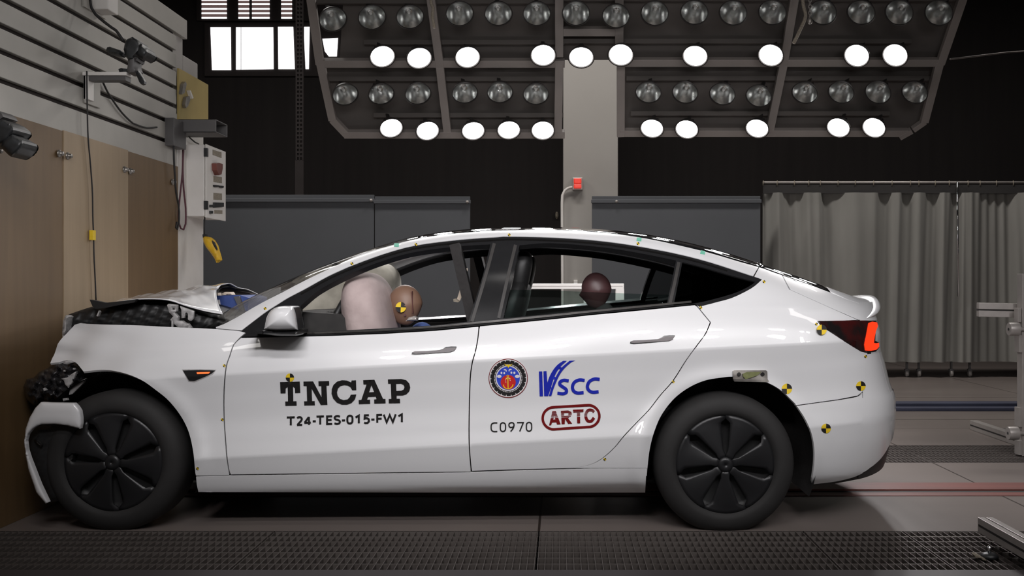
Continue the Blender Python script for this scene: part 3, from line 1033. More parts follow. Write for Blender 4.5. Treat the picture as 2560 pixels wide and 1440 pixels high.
for px, py in ((147, 384), (168, 390), (310, 424), (325, 428), (431, 455), (-8, 385 - 8)):
    c = BP(px, py, XB + 0.01)
    q = MB()
    q.lathe([(0.0, 0.026), (0.010, 0.026), (0.013, 0.02), (0.013, 0.008), (0.020, 0.007), (0.020, 0.0)], c, 'X', 12)
    q.build('bolt', 'steel', bar, True)
MB().box(XB - 0.03, XB - 0.004, by(444.5), by(510), 0.0, BP(480, 300).z).build('white_side_plate', 'white_steel', bar, bevel=0.003)

yb = thing('mustard_board', 'mustard yellow board screwed to the barrier above the grey steel arm', 'board', BP(480, 240))
y0_, y1_ = by(443.5), by(517)
MB().box(XB - 0.004, XB + 0.012, y0_, y1_, BP(443, 300).z, BP(443, 170).z).build('board', 'yellow_plate', yb, bevel=0.002)
for pts, m_ in (([(455, 232), (459, 210), (464, 204), (467, 210), (462, 232), (456, 236)], 'steel'), ([(463, 262), (466, 243), (474, 240), (476, 250), (470, 266), (465, 270)], 'steel'),
                ([(474, 226), (477, 226), (484, 245), (481, 247)], 'white_steel')):
    v, f = slab_geo(pts, 0, 0.03, step=4, to3d=lambda a, b, d: BP(a, b, XB + 0.035 - d))
    n = len(v) // 2
    v = v[:n] + [Vector((XB + 0.012, p.y, p.z)) for p in v[:n]]
    put('bracket', v, f, m_, yb)

sa = thing('steel_arm', 'grey hollow box beam sticking out of the barrier below the mustard board', 'steel arm', BP(440, 315))
da = 6.93
p0, p1 = P(426, 331, da), P(540, 298, da)
x0_, x1_, z0_, z1_ = p0.x, p1.x, p0.z, p1.z
q = MB()
t_ = 0.008
y2_ = da + 0.24
q.box(x0_, x1_, da, da + t_, z0_, z1_).box(x0_, x1_, y2_ - t_, y2_, z0_, z1_).box(x0_, x1_, da, y2_, z1_ - t_, z1_).box(x0_, x1_, da, y2_, z0_, z0_ + t_)
q.build('box_beam', 'grey_steel', sa, bevel=0.003)
a_, b_ = BP(413, 357, XB + 0.05), BP(445, 300, XB + 0.05)
MB().box(XB - 0.005, XB + 0.06, by(413), by(444), a_.z, b_.z).build('mounting_plate', 'grey_steel', sa, bevel=0.003)

# control box on the side plate
xd = P(515, 0, 7.15).x
cb = thing('control_box', 'white electrical control box with rotary switch on the side of the barrier', 'control box', BP(490, 450))
yb0, yb1 = 7.15, xd * F / (564 - CX)
zt_, zb2 = P(0, 361, 7.15).z, P(0, 541, 7.15).z
MB().box(XB - 0.006, xd - 0.012, yb0, yb1, zb2, zt_).build('enclosure', 'white_steel', cb, bevel=0.006)
dr = MB().box(xd - 0.009, xd, yb0 + 0.004, yb1 + 0.006, zb2 - 0.008, zt_ + 0.004).build('door', 'white_steel', cb, bevel=0.004)
def on_door(pts, name, m_, h, parent):
    v, f = slab_geo(pts, 0, h, step=5, to3d=lambda a, b, d: BP(a, b, xd + h - d))
    n = len(v) // 2
    v = v[:n] + [Vector((xd - 0.001, p.y, p.z)) for p in v[:n]]
    return put(name, v, f, m_, parent)
for pts in ([(532, 374), (554, 381), (554, 395), (532, 387)], [(534, 440), (555, 443), (555, 458), (534, 455)], [(534, 482), (555, 484), (555, 500), (534, 499)], [(536, 525), (556, 526), (556, 535), (536, 534)]):
    on_door(pts, 'label_plate', 'label_beige', 0.002, dr)
for pts in ([(536, 462), (547, 463), (546, 468), (537, 467)], [(550, 464), (560, 465), (559, 470), (551, 469)], [(536, 506), (560, 507), (560, 517), (536, 519)], [(527, 512), (533, 512), (533, 518), (527, 518)], [(527, 527), (533, 527), (533, 534), (527, 534)]):
    on_door(pts, 'switch', 'camblack', 0.012, dr)
on_door([(541, 409), (547, 407), (557, 410), (557, 421), (554, 436), (548, 438), (542, 425)], 'rotary_knob', 'red_rail', 0.035, dr)
for py in (381, 513):
    c = P(515, py, 7.15)
    MB().box(c.x - 0.012, c.x + 0.012, 7.138, 7.165, c.z - 0.03, c.z + 0.03).build('hinge', 'camblack', cb)

def cable(pts, r, m_, label, name='cable', x=XB + 0.012, d=None, group=None, cat='cable'):
    q = [(P(a, b, d) if d else BP(a, b, x)) for a, b in curve_pts(pts, 14)]
    return tag(MB().tube(q, r, 8).build(name, m_, smooth=True), label, cat, group)
cable([(455, 333), (457, 370), (456, 430), (449, 500), (446, 545), (452, 571), (459, 574), (464, 560), (464, 520), (459, 470), (457, 420), (459, 370), (460, 333)], 0.006, 'cable_red',
      'maroon cable looped down the white plate beside the control box', x=XB + 0.02)
cable([(434, 345), (435, 400), (438, 450), (440, 480), (446, 510), (448, 530), (447, 560), (443, 573), (440, 570), (442, 555)], 0.007, 'cable', 'black cable hanging from the grey steel arm along the plywood edge', x=XB + 0.045)
cable([(467, 333), (475, 345), (488, 356), (497, 360)], 0.005, 'cable', 'short black cable drooping from the grey steel arm to the control box top', x=XB + 0.03)
cable([(217, 178), (217, 195), (218, 260), (220, 340), (226, 410), (231, 480), (232, 540), (234, 590), (235, 640), (238, 700), (240, 752)], 0.0042, 'cable',
      'long black cable running down the plywood from the bracket camera', x=XB + 0.028)
tp = BP(234, 588, XB + 0.032)
tag(MB().box(XB + 0.016, XB + 0.036, tp.y - 0.018, tp.y + 0.018, tp.z - 0.028, tp.z + 0.028).build('tape_patch', 'yellow'), 'yellow tape patch holding the long cable to the pale plywood', 'tape')
cable([(256, 202), (268, 228), (283, 252), (305, 282), (332, 308), (347, 314), (368, 320), (392, 318)], 0.006, 'cable', 'black cable sagging across the clamping plates from camera bracket to steel arm', x=XB + 0.015)

# junction box up on the plates
a_, b_ = BP(226, 23), BP(257, -40)
jb = thing('junction_box', 'white junction box at the top of the barrier, its cable going to the camera', 'junction box', (XB, a_.y, a_.z))
MB().box(XB, XB + 0.10, a_.y, b_.y - 0.02, a_.z, a_.z + 0.3).build('housing', 'white_steel', jb, bevel=0.006)
MB().box(XB, XB + 0.012, a_.y - 0.10, b_.y + 0.02, a_.z - 0.012, a_.z + 0.3).build('back_plate', 'plate', jb)
cable([(224, -10), (229, 20), (239, 36), (262, 56), (278, 68), (290, 76), (303, 94), (309, 103)], 0.008, 'cable', 'black cable curving from the white junction box to the bracket camera', d=5.55)

# cameras looking at the crash
br2 = thing('camera_bracket', 'white L-shaped camera bracket bolted to the clamping plates', 'bracket', BP(230, 220))
db = 5.62
p0, p1 = P(206, 250, db), P(216, 181, db)
MB().box(XB, p1.x + 0.02, db - 0.02, db + 0.05, p0.z, p1.z).build('upright', 'white_steel', br2, bevel=0.003)
MB().box(XB, XB + 0.014, db - 0.02, db + 0.16, p0.z - 0.02, p1.z).build('wall_plate', 'plate', br2, bevel=0.003)
p0, p1 = P(208, 198, db), P(322, 182, db)
MB().box(p0.x, p1.x, db - 0.03, db + 0.05, p0.z + 0.016, p1.z).build('arm', 'white_steel', br2, bevel=0.003)
MB().box(p0.x + 0.04, p1.x - 0.01, db - 0.02, db + 0.05, p0.z - 0.01, p0.z + 0.016).build('slot', 'grey_steel', br2)
cm = thing('bracket_camera', 'black camera with grip and tripod head on the white L-shaped bracket', 'camera', P(335, 185, db))
slab('body', [(312, 108), (318, 98), (331, 92), (343, 99), (352, 112), (349, 128), (338, 140), (333, 150), (322, 152), (314, 140), (309, 124)], db - 0.05, db + 0.08, 'camblack', cm, 0.02, 8, 5)
slab('lens', [(343, 118), (352, 108), (368, 122), (372, 132), (367, 141), (357, 148), (341, 136)], db - 0.05, db + 0.06, 'camblack', cm, 0.04, 12, 5)
slab('grip', [(265, 125), (268, 118), (275, 117), (302, 126), (306, 132), (302, 140), (270, 133)], db - 0.03, db + 0.02, 'camblack', cm, 0.02, 8, 5)
slab('grip_link', [(304, 133), (318, 138), (317, 143), (303, 138)], db - 0.02, db + 0.01, 'camblack', cm)
slab('tripod_head', [(319, 138), (338, 140), (347, 148), (345, 154), (339, 150), (339, 165), (343, 176), (338, 183), (322, 184), (317, 176), (320, 160)], db - 0.04, db + 0.04, 'grey_steel', cm, 0.02, 10, 5)
slab('pan_handle', [(337, 178), (346, 177), (361, 203), (360, 209), (353, 211), (348, 205)], db - 0.03, db + 0.0, 'camblack', cm, 0.01, 5, 5)
slab('clamp_knob', [(296, 173), (302, 170), (318, 172), (318, 179), (298, 180)], db - 0.03, db + 0.01, 'camblack', cm, 0.01, 5, 5)
c2 = thing('corner_camera', 'black camera poking into the picture in front of the plywood barrier face', 'camera', P(10, 340, 4.5))
slab('body', [(-70, 292), (-10, 300), (6, 298), (22, 306), (37, 318), (40, 326), (36, 332), (30, 338), (20, 352), (-10, 366), (-70, 360)], 4.42, 4.55, 'camblack', c2, 0.03, 12, 5)
slab('lens', [(8, 350), (30, 336), (46, 346), (56, 351), (59, 358), (56, 370), (44, 383), (28, 392), (22, 388), (10, 376), (2, 366)], 4.40, 4.52, 'camblack', c2, 0.03, 14, 5)
slab('mount', [(-90, 270), (-6, 276), (4, 284), (8, 292), (-10, 304), (-90, 300)], 4.44, 4.56, 'grey_steel', c2)
MB().bar(P(-150, 250, 4.5), P(-40, 320, 4.5), 0.04, 0.04).build('support_arm', 'grey_steel', c2)
MB().bar(P(-150, 250, 4.5), Vector((XB - 0.0, 4.5, P(0, 250, 4.5).z)), 0.05, 0.05).build('support_arm', 'grey_steel', c2)
yh = thing('hand_pendant', 'yellow hand pendant hanging beside the white plate below the control box', 'pendant', BP(520, 600, XB + 0.1))
yo = slab('grip', [(507, 592), (514, 591), (524, 593), (533, 600), (541, 613), (545, 627), (550, 644), (551, 650), (541, 657), (536, 646), (526, 632), (515, 618), (509, 606)], 7.16, 7.20, 'yellow_plastic', yh, 0.03, 9, 4)
slab('dark_insert', [(530, 601), (537, 607), (543, 622), (542, 626), (536, 618), (531, 608)], 7.128, 7.14, 'camblack', yo, 0.003, 4, 4)
slab('collar', [(506, 586), (514, 585), (515, 593), (507, 594)], 7.16, 7.20, 'camblack', yh)
MB().tube([P(510, 587, 7.18), P(511, 565, 7.18), Vector((P(512, 545, 7.2).x, 7.2, zb2))], 0.005, 8).build('strap', 'cable', yh, True)

# ================================================================= LAMP RIG
rg = thing('lamp_rig', 'grey steel lamp rig of two banks hanging high behind the car', 'lamp rig', P(1480, 200, 8.4))
def RP(px, py, off=0.16):
    return P(px, py, rig_depth(py) + off)
nrm = Vector((0, -0.72, -0.70))
def beam(p, q_, wd=0.07, off=0.16):
    return MB().bar(RP(*p, off), RP(*q_, off), wd, 0.05, up=nrm)
for seg in (((770, -60), (800, 160)), ((800, 150), (832, 300)), ((832, 298), (868, 336)), ((860, 335), (1412, 335)), ((805, 157), (1412, 157)), ((1398, -60), (1398, 140)),
            ((1070, -60), (1100, 165)), ((1100, 165), (1120, 340)), ((1398, 150), (1395, 340)),
            ((1552, 157), (1552, 340)), ((1545, 155), (2345, 155)), ((1550, 331), (2268, 331)), ((1995, -60), (1958, 160)), ((1958, 160), (1922, 335)),
            ((2425, -60), (2350, 160)), ((2350, 150), (2310, 305)), ((1548, -60), (1548, 150)), ((1398, 78), (1552, 78))):
    beam(*seg).build('beam', 'rig', rg, bevel=0.004)
for seg in (((2312, 303), (2282, 324)), ((2279, 326), (2248, 343))):
    beam(*seg, wd=0.05).build('corner_strut', 'rig', rg, bevel=0.004)
for poly in ([(862, -60), (1560, -60), (1560, 150), (1398, 150), (1398, 335), (866, 335), (838, 300), (810, 165), (848, 165)], [(1552, -60), (2420, -60), (2348, 160), (2308, 310), (2262, 332), (1552, 332)]):
    pts, f, _ = fill2d(poly, step=60)
    v = [RP(a, b, 0.27) for a, b in pts]
    f = face_front(v, f)
    put('backing_sheet', v, f, 'rig_back', rg)
for x0_, x1_ in ((1080, 1120), (1300, 1340), (1700, 1740), (2150, 2190)):
    a_ = RP(x0_, -60, 0.3)
    MB().bar(a_, Vector((a_.x, a_.y + 0.3, HZ)), 0.05, 0.05).build('hanger', 'rig', rg)

# one reflector lamp: can, silvered bowl, bulb, yoke; lit ones also have a glowing lens
def bowl_profile(r, dpt, n=10):
    return [(r * t, -dpt * (1 - t * t)) for t in np.linspace(0.05, 1, n)]
def make_lamp(lit, r=0.105):
    t = bpy.data.objects.new('lit_reflector_lamp' if lit else 'reflector_lamp', None)
    t.empty_display_size = 0.05
    COL.objects.link(t)
    dpt = 0.115
    can = MB().lathe([(0.02, -dpt - 0.02)] + [(a + 0.006, b - 0.004) for a, b in bowl_profile(r, dpt)] + [(r + 0.010, 0.008), (r + 0.001, 0.008)], n=32)
    can.build('can', 'lamp_can', t, True, True)
    if not lit:
        b = MB().lathe([(0.0, -dpt)] + bowl_profile(r, dpt), n=40)
        b.build('reflector', 'reflector', t, True, True)
        MB().ell((0, 0, -dpt + 0.045), 0.013, 0.013, 0.026, 12, 8).build('bulb', 'bulb', t, True, True)
    else:
        MB().lathe([(0.0, 0.012), (r * 0.5, 0.010), (r * 0.93, 0.002), (r * 0.93, -0.006)], n=36).build('lens', 'lens', t, True, True)
    y = MB()
    y.bar((0, 0, -dpt - 0.01), (0, 0, -0.215), 0.03, 0.012, up=(0, 1, 0))
    y.bar((-0.05, 0, -dpt - 0.012), (0.05, 0, -dpt - 0.012), 0.012, 0.02, up=(0, 1, 0))
    y.build('yoke', 'lamp_can', t, False, True)
    return t
def dup(root):
    r = root.copy()
    COL.objects.link(r)
    for ch in root.children:
        c = ch.copy()
        COL.objects.link(c)
        c.parent = r
    return r
ORD = ['first', 'second', 'third', 'fourth', 'fifth', 'sixth', 'seventh', 'eighth', 'ninth', 'tenth', 'eleventh', 'twelfth', 'thirteenth', 'fourteenth', 'fifteenth', 'last']
protos = {}
for lit, row, where, scl in ((False, ROW_TOP, 'top row', 1.0), (True, LIT_UP, 'upper lit row', 0.97), (False, ROW_LOW, 'lower unlit row', 0.99), (True, LIT_LOW, 'bottom lit row', 0.94)):
    for k, (px, py) in enumerate(row):
        pos = P(px, py, rig_depth(py))
        if lit not in protos:
            protos[lit] = make_lamp(lit)
            o = protos[lit]
        else:
            o = dup(protos[lit])
        rot = lamp_frame(pos, -1.0)
        tilt = random.uniform(-3, 3) if not lit else random.uniform(-2, 2)
        o.matrix_world = Matrix.Translation(pos) @ rot @ Matrix.Rotation(math.radians(tilt), 4, 'X') @ Matrix.Scale(scl, 4)
        word = 'last' if k == len(row) - 1 else ORD[k]
        tag(o, '%s lamp, %s from the barrier end in the rig\'s %s' % ('lit white' if lit else 'unlit silver', word, where) if word != 'last' else
            '%s lamp at the curtain end of the rig\'s %s' % ('lit white' if lit else 'unlit silver', where), 'lamp', 'reflector lamps of the rig, ' + where)
        if lit:
            l = disc_light('lamp_light', pos + rot.to_3x3() @ Vector((0, 0, 0.03)), rot, 0.19, FAR_W)

# clamping rails that carry the lamps' stems
for row in (ROW_TOP, LIT_UP, ROW_LOW, LIT_LOW):
    for lo_, hi_ in ((800, 1400), (1440, 2400)):
        sel = [P(a, b, rig_depth(b)) for a, b in row if lo_ <= a <= hi_]
        yy = sum(p.y for p in sel) / len(sel) + 0.134
        zz = sum(p.z for p in sel) / len(sel) + 0.150
        MB().box(min(p.x for p in sel) - 0.18, max(p.x for p in sel) + 0.18, yy - 0.02, yy + 0.02, zz - 0.02, zz + 0.02).build('lamp_rail', 'rig_back', rg, bevel=0.003)

# rope and chain hoists at the rig
for nm, pts, lab in (('hoist_rope', [(1078, -60), (1078, 10), (1083, 20), (1081, 40), (1086, 70)], 'frayed beige rope hanging at the top of the barrier side lamp bank'),
                     ('hoist_strap', [(2003, -60), (2008, 10), (2014, 40), (2000, 75), (1984, 108)], 'beige strap hanging across the top of the lamp bank near the curtain')):
    q = [P(a, b, 7.85) for a, b in curve_pts(pts, 12)]
    tag(MB().tube(q, 0.012 if nm == 'hoist_rope' else 0.014, 8).build(nm, 'label_beige', smooth=True), lab, 'strap')
hk = MB()
for i in range(7):
    c = P(2024 + (i % 2), -8 + i * 8, 7.84)
    r = [c + Vector((0.011 * math.sin(t) * (i % 2), 0.011 * math.sin(t) * ((i + 1) % 2), 0.018 * math.cos(t))) for t in np.linspace(0, 2 * math.pi, 12)]
    hk.tube(r, 0.004, 6, cap=False)
c = P(2025, 52, 7.84)
hk.ell(c, 0.02, 0.015, 0.03, 12, 8)
tag(hk.build('hoist_chain', 'steel', smooth=True), 'short steel hoist chain with hook block beside the beige strap', 'chain')

# ================================================================= ALUMINIUM STANDS
def prof_beam(q, p, r, s=0.045, slot=True):
    """extruded profile: two half bars with a slot between on every long face"""
    q.bar(p, r, s, s, mi=0)
st1 = thing('camera_stand', 'tall aluminium profile stand with clamp knobs at the edge behind the car', 'stand', P(2551, 1130, 6.95))
x1, yv = P(2545, 0, 6.9).x, 6.9
zt1, zt2 = P(0, 757, 6.9).z, P(0, 793, 6.9).z
xe = P(2447, 0, 6.98).x
q = MB()
h_ = (zt1 - zt2)
ARM0, ARM1 = Vector((xe, 7.0, (zt1 + zt2) / 2)), Vector((x1 + 0.5, 6.84, (zt1 + zt2) / 2 - 0.012))
MB().bar(ARM0 + Vector((0, 0, h_ * 0.27)), ARM1 + Vector((0, 0, h_ * 0.27)), 0.08, h_ * 0.44).bar(ARM0 - Vector((0, 0, h_ * 0.27)), ARM1 - Vector((0, 0, h_ * 0.27)), 0.08, h_ * 0.44).build('cross_arm', 'alu', st1, bevel=0.003)
MB().bar(ARM0, ARM1, 0.06, h_ * 0.14).build('slot', 'alu_slot', st1)
xp = P(2556, 0, 6.78).x
MB().box(xp - 0.01, xp + 0.07, 6.76, 6.84, 0.0, zt1 + 0.2).build('post', 'alu', st1, bevel=0.003)
MB().box(xp - 0.035, xp - 0.012, 6.77, 6.83, P(0, 805, 6.8).z, P(0, 770, 6.8).z).build('clamp_plate', 'alu', st1, bevel=0.002)
for y0_, y1_ in ((838, 880), (1018, 1066), (1100, 1136)):
    MB().box(xp - 0.03, xp - 0.009, 6.765, 6.835, P(0, y1_, 6.8).z, P(0, y0_, 6.8).z).build('clamp_plate', 'alu', st1, bevel=0.002)
for px, py in ((2529, 823), (2527, 1083)):
    c = P(px, py, 6.75)
    k = MB().lathe([(0.0, 0.0), (0.042, 0.0), (0.045, -0.006), (0.045, -0.07), (0.03, -0.075), (0.012, -0.08), (0.012, -0.16)], (c.x - 0.03, c.y, c.z), 'X', 24)
    k = MB().lathe([(0.0, 0.0), (0.042, 0.0), (0.045, 0.006), (0.045, 0.065), (0.03, 0.07), (0.014, 0.072), (0.014, 0.14)], (c.x - 0.02, c.y, c.z), 'X', 24)
    ko = smooth_by_angle(k.build('clamp_knob', 'alu', st1), 40)
    MB().lathe([(0.0, -0.002), (0.010, -0.002), (0.010, 0.002)], (c.x - 0.02, c.y, c.z), 'X', 10).build('socket_screw', 'camblack', ko)
p0, p1 = P(2443, 1073, 8.05), P(2560, 1137, 6.85)
fx0 = 3.30
MB().box(fx0, fx0 + 0.06, 6.55, 8.02, 0.0, 0.075).build('base_rail', 'alu', st1, bevel=0.003)
MB().box(fx0 - 0.002, fx0 + 0.001, 6.56, 8.01, 0.033, 0.043).build('slot', 'alu_slot', st1)
MB().box(fx0 + 0.06, fx0 + 0.9, 7.2, 8.0, 0.0, 0.012).build('base_plate', 'grey_steel', st1)

ft = thing('foot_frame', 'low grey aluminium foot frame with levelling screw over the front floor grating', 'foot frame', P(2470, 1400, 4.25))
xf = P(2444, 0, 4.5).x
zf1, zf0 = P(0, 1293, 4.5).z, P(0, 1330, 4.5).z
MB().box(xf, xf + 0.030, 3.55, 4.5, zf0, zf1).box(xf + 0.038, xf + 0.07, 3.55, 4.5, zf0, zf1).box(xf + 0.01, xf + 0.06, 3.55, 4.495, zf0 + 0.01, zf1 - 0.012).build('beam', 'alu', ft, bevel=0.002)
MB().box(xf - 0.001, xf + 0.002, 3.56, 4.49, (zf0 + zf1) / 2 - 0.005, (zf0 + zf1) / 2 + 0.005).build('slot', 'alu_slot', ft)
c = P(2471, 1395, 4.26)
MB().tube([(c.x + 0.004, c.y, 0.018), (c.x + 0.004, c.y, zf0)], 0.008, 10).build('levelling_screw', 'chrome', ft, True)
MB().lathe([(0.0, 0.022), (0.02, 0.02), (0.034, 0.012), (0.038, 0.0), (0.0, 0.0)], (c.x + 0.004, c.y, -0.001), 'Z', 20).build('foot_pad', 'camblack', ft, True)
MB().box(xf + 0.08, xf + 0.9, 4.1, 4.32, 0.0, 0.05).build('cross_plate', 'grey_steel', ft, bevel=0.004)
db2 = slab('crumpled_tag', [(2436, 1388), (2440, 1384), (2452, 1390), (2462, 1396), (2466, 1402), (2458, 1402), (2450, 1397), (2440, 1396)], 4.22, 4.25, 'label_beige', None, 0.006, 4, 3, 0.002)
for v_ in db2.data.vertices:
    pass
tag(db2, 'crumpled cream and yellow tag caught on the grating by the levelling screw', 'tag')

# camera beam on the far side of the car, seen through the rear door window
fs = thing('far_camera_stand', 'white aluminium beam with small cameras standing beyond the car, seen through its windows', 'stand', P(1440, 720, 7.3))
dn = 7.3
a_, b_ = P(1292, 722, dn), P(1900, 709, dn)
MB().box(a_.x, P(1560, 0, dn).x, dn, dn + 0.06, a_.z - 0.002, b_.z).build('beam', 'white_steel', fs, bevel=0.003)
MB().box(a_.x + 0.01, P(1560, 0, dn).x - 0.01, dn - 0.002, dn + 0.03, (a_.z + b_.z) / 2 - 0.004, (a_.z + b_.z) / 2 + 0.002).build('slot', 'alu', fs)
for px in (1470, 1550):
    c = P(px, 715, dn)
    MB().box(c.x - 0.03, c.x + 0.03, dn, dn + 0.06, 0, a_.z).build('post', 'white_steel', fs)
    MB().box(c.x - 0.05, c.x + 0.05, dn - 0.25, dn + 0.3, 0, 0.03).build('foot', 'white_steel', fs)
sc = thing('small_camera', 'small white and black camera on the far beam seen through the rear door window', 'camera', P(1322, 708, dn))
slab('housing', [(1311, 640), (1330, 638), (1334, 643), (1332, 648), (1313, 648), (1309, 645)], dn, dn + 0.08, 'white_steel', sc, 0.01, 4, 4)
slab('body', [(1312, 648), (1331, 648), (1331, 676), (1312, 678)], dn, dn + 0.06, 'camblack', sc)
slab('lever', [(1302, 684), (1318, 679), (1319, 684), (1303, 688)], dn, dn + 0.03, 'white_steel', sc)
slab('bracket', [(1318, 676), (1328, 676), (1328, 692), (1318, 692)], dn, dn + 0.03, 'grey_steel', sc)
slab('base', [(1311, 693), (1328, 693), (1328, 709), (1311, 709)], dn, dn + 0.05, 'grey_steel', sc)

# ================================================================= THE CAR
car = thing('crashed_car', 'white saloon car with crushed nose pressed into the wooden crash barrier', 'car', (-0.5, YC, 0))

S1 = [(603, 843), (592, 853), (584, 862), (574, 891), (565, 920), (560, 979), (560, 1040), (564, 1104), (568, 1150), (574, 1186)]
S2 = [(1198, 815), (1194, 850), (1188, 880), (1181, 905), (1175.6, 947), (1173, 1034), (1173, 1110), (1178, 1178)]
S3 = [(1739, 761), (1757, 783), (1776, 806), (1764, 834), (1745, 860), (1716, 900), (1683, 951), (1650, 989), (1622, 1025), (1590, 1058), (1560, 1090), (1537, 1118),
      (1507, 1145), (1477, 1161), (1434, 1170)]
def sh(pts, dx, dy=0):
    return [(a + dx, b + dy) for a, b in pts]
S1c, S2c = curve_pts(S1, 10), curve_pts(S2, 10)
S3c = curve_pts(S3[:3], 10)[:-1] + curve_pts(S3[2:], 10)
ARCH_F = curve_pts([(489, 1190), (487, 1167), (482, 1123), (471, 1078), (452, 1040), (423, 1003), (391, 976), (353, 950), (311, 933), (260, 925), (212, 928)], 9)
ARCH_R = curve_pts([(1615, 1190), (1616.5, 1190), (1619, 1166), (1624, 1125), (1635, 1081), (1654, 1037), (1685, 997), (1722, 969), (1763, 951), (1804, 944), (1832, 941.5), (1872, 945), (1919, 957), (1954, 977), (1988, 1009)], 9)
ARCH_RB = curve_pts([(1988, 1009), (2013, 1047), (2029, 1084), (2036, 1125), (2035, 1166), (2029, 1206)], 9)
FTOP = curve_pts([(200, 808), (219, 810), (331, 813), (434, 818), (519, 821.5), (573, 825.5), (598, 828), (613, 832)], 10)

def crumple(v, pts):
    # the nose of the wing is creased and pushed in
    x = pts[:, 0]
    k = np.clip((420 - x) / 240, 0, 1) ** 1.5
    v[:, 1] += k * (0.012 * np.sin(pts[:, 0] * 0.05 + pts[:, 1] * 0.035) + 0.010 * np.sin(pts[:, 1] * 0.09 - pts[:, 0] * 0.02))
    return v

# wing
fen = FTOP + [(601, 842)] + sh(S1c, -1.5)[1:] + [(572, 1188), (540, 1188.5), (490, 1189)] + ARCH_F[1:] + [(206, 921), (197, 912), (190, 907), (178, 903), (161, 901), (144, 906), (126, 908),
       (129, 896), (136, 880), (147, 860), (159, 843), (172, 826), (186, 812)]
body_panel('front_fender', fen, 'paint', car, fn=hull_f, far=True, reshape=crumple)
# doors
d1 = [(603, 845), (746, 842), (826, 840), (958, 835), (1091, 827), (1196, 817)] + sh(S2c, -1.4)[1:] + [(1176, 1179), (1000, 1180.5), (800, 1183), (577, 1186)] + sh(S1c, 1.5)[::-1][1:-1]
fd, fd_far = body_panel('front_door', d1, 'paint', car, far=True)
d2 = [(1200, 816), (1300, 806.5), (1390, 797.5), (1472, 788.5), (1600, 776.5), (1737, 763)] + sh(S3c, -1.4)[1:] + [(1300, 1173), (1180, 1177)] + sh(S2c, 1.4)[::-1][1:-1]
rd, rd_far = body_panel('rear_door', d2, 'paint', car, far=True)
# sill
sill = [(490, 1191.5), (574, 1190), (800, 1186.5), (1000, 1184), (1178, 1181.5), (1300, 1177), (1434, 1173.5), (1480, 1171.5), (1616, 1171), (1613, 1231.5), (1300, 1232), (800, 1231), (496, 1230), (492, 1212)]
body_panel('sill_panel', sill, 'paint', car, far=True, bstep=12)
# rear wing
DL = curve_pts([(1884, 690), (1905, 699)], 6)
CWIN = curve_pts([(1905, 699), (1879, 720.5), (1832, 744), (1790, 756), (1748, 767)], 8)
qp = [(1898.5, 668), (1930, 679.5), (1955, 688.5), (1973, 724)] + [(2060, 763), (2143, 799.5)] + [(2100, 802), (2043, 803), (2053, 816), (2070, 827), (2132, 867), (2152, 879), (2168, 883)] + \
     [(2168, 889), (2166, 915), (2163, 950), (2156, 979), (2144, 989), (2095, 998.5), (2040, 1006), (1990, 1013)] + ARCH_R[::-1] + [(1617, 1170), (1480, 1170)] + \
     sh(S3c, 1.5)[::-1] + [(1743, 764)] + CWIN[::-1] + [(1893, 694), (1886, 691)]
qf, qf_far = body_panel('rear_wing', qp, 'paint', car, far=True)
# A-pillar to C-pillar cant rail
RAIL_T = curve_pts([(540, 817.5), (558, 811), (576, 802), (598, 790), (623, 775), (651, 759), (679, 744.5), (707, 730.5), (734, 716), (776, 694.5), (818, 674.5), (850, 659.5), (905, 634.5), (980, 613),
                    (1017, 603), (1091, 589), (1182, 580), (1254, 576), (1347, 574.5), (1441, 577), (1535, 584.5), (1629, 599), (1754, 627), (1847, 654), (1896, 668)], 10)
RAIL_B = curve_pts([(604, 825.5), (637, 800), (665, 779), (693, 761), (720, 744), (762, 722), (818, 691), (859, 672), (879, 663.5), (958, 634.5), (1038, 613), (1144, 599), (1240, 592), (1272, 590.5),
                    (1379, 593), (1504, 602), (1629, 621), (1754, 649), (1883, 690)], 10)
body_panel('roof_rail', RAIL_T + RAIL_B[::-1] + [(573, 823.5), (540, 820.5)], 'paint', car, far=True, step=5)

# black window surround of every side, with openings
WF = curve_pts([(752, 764), (800, 724), (879, 683), (958, 652), (1038, 630), (1144, 616), (1226, 611)], 10) + [(1207, 690), (1171, 804), (1091, 813), (958, 821), (826, 827.5), (750, 829.5)]
WR = curve_pts([(1299, 613), (1379, 608), (1504, 618), (1600, 633), (1690, 651)], 10) + [(1680, 700), (1668, 757), (1472, 775), (1258, 796), (1278, 712)]
WQ = curve_pts([(1706, 655), (1754, 667), (1830, 689), (1889, 704)], 10) + curve_pts([(1889, 704), (1872, 716.5), (1830, 735), (1750, 756), (1684, 764)], 10)[1:]
TRB = [(604, 842), (746, 839), (826, 837), (958, 832), (1091, 824), (1197, 814), (1300, 803.5), (1390, 794.5), (1472, 785.5), (1600, 773), (1737, 760)]
trim_o = TRB + sh(CWIN[::-1], 0, -1) + sh(RAIL_B, 0, 1.5)[::-1][1:]
tr, tr_far = body_panel('window_surround', trim_o, 'trim', car, holes=(WF, WR, WQ), far=True, thick=0.03)
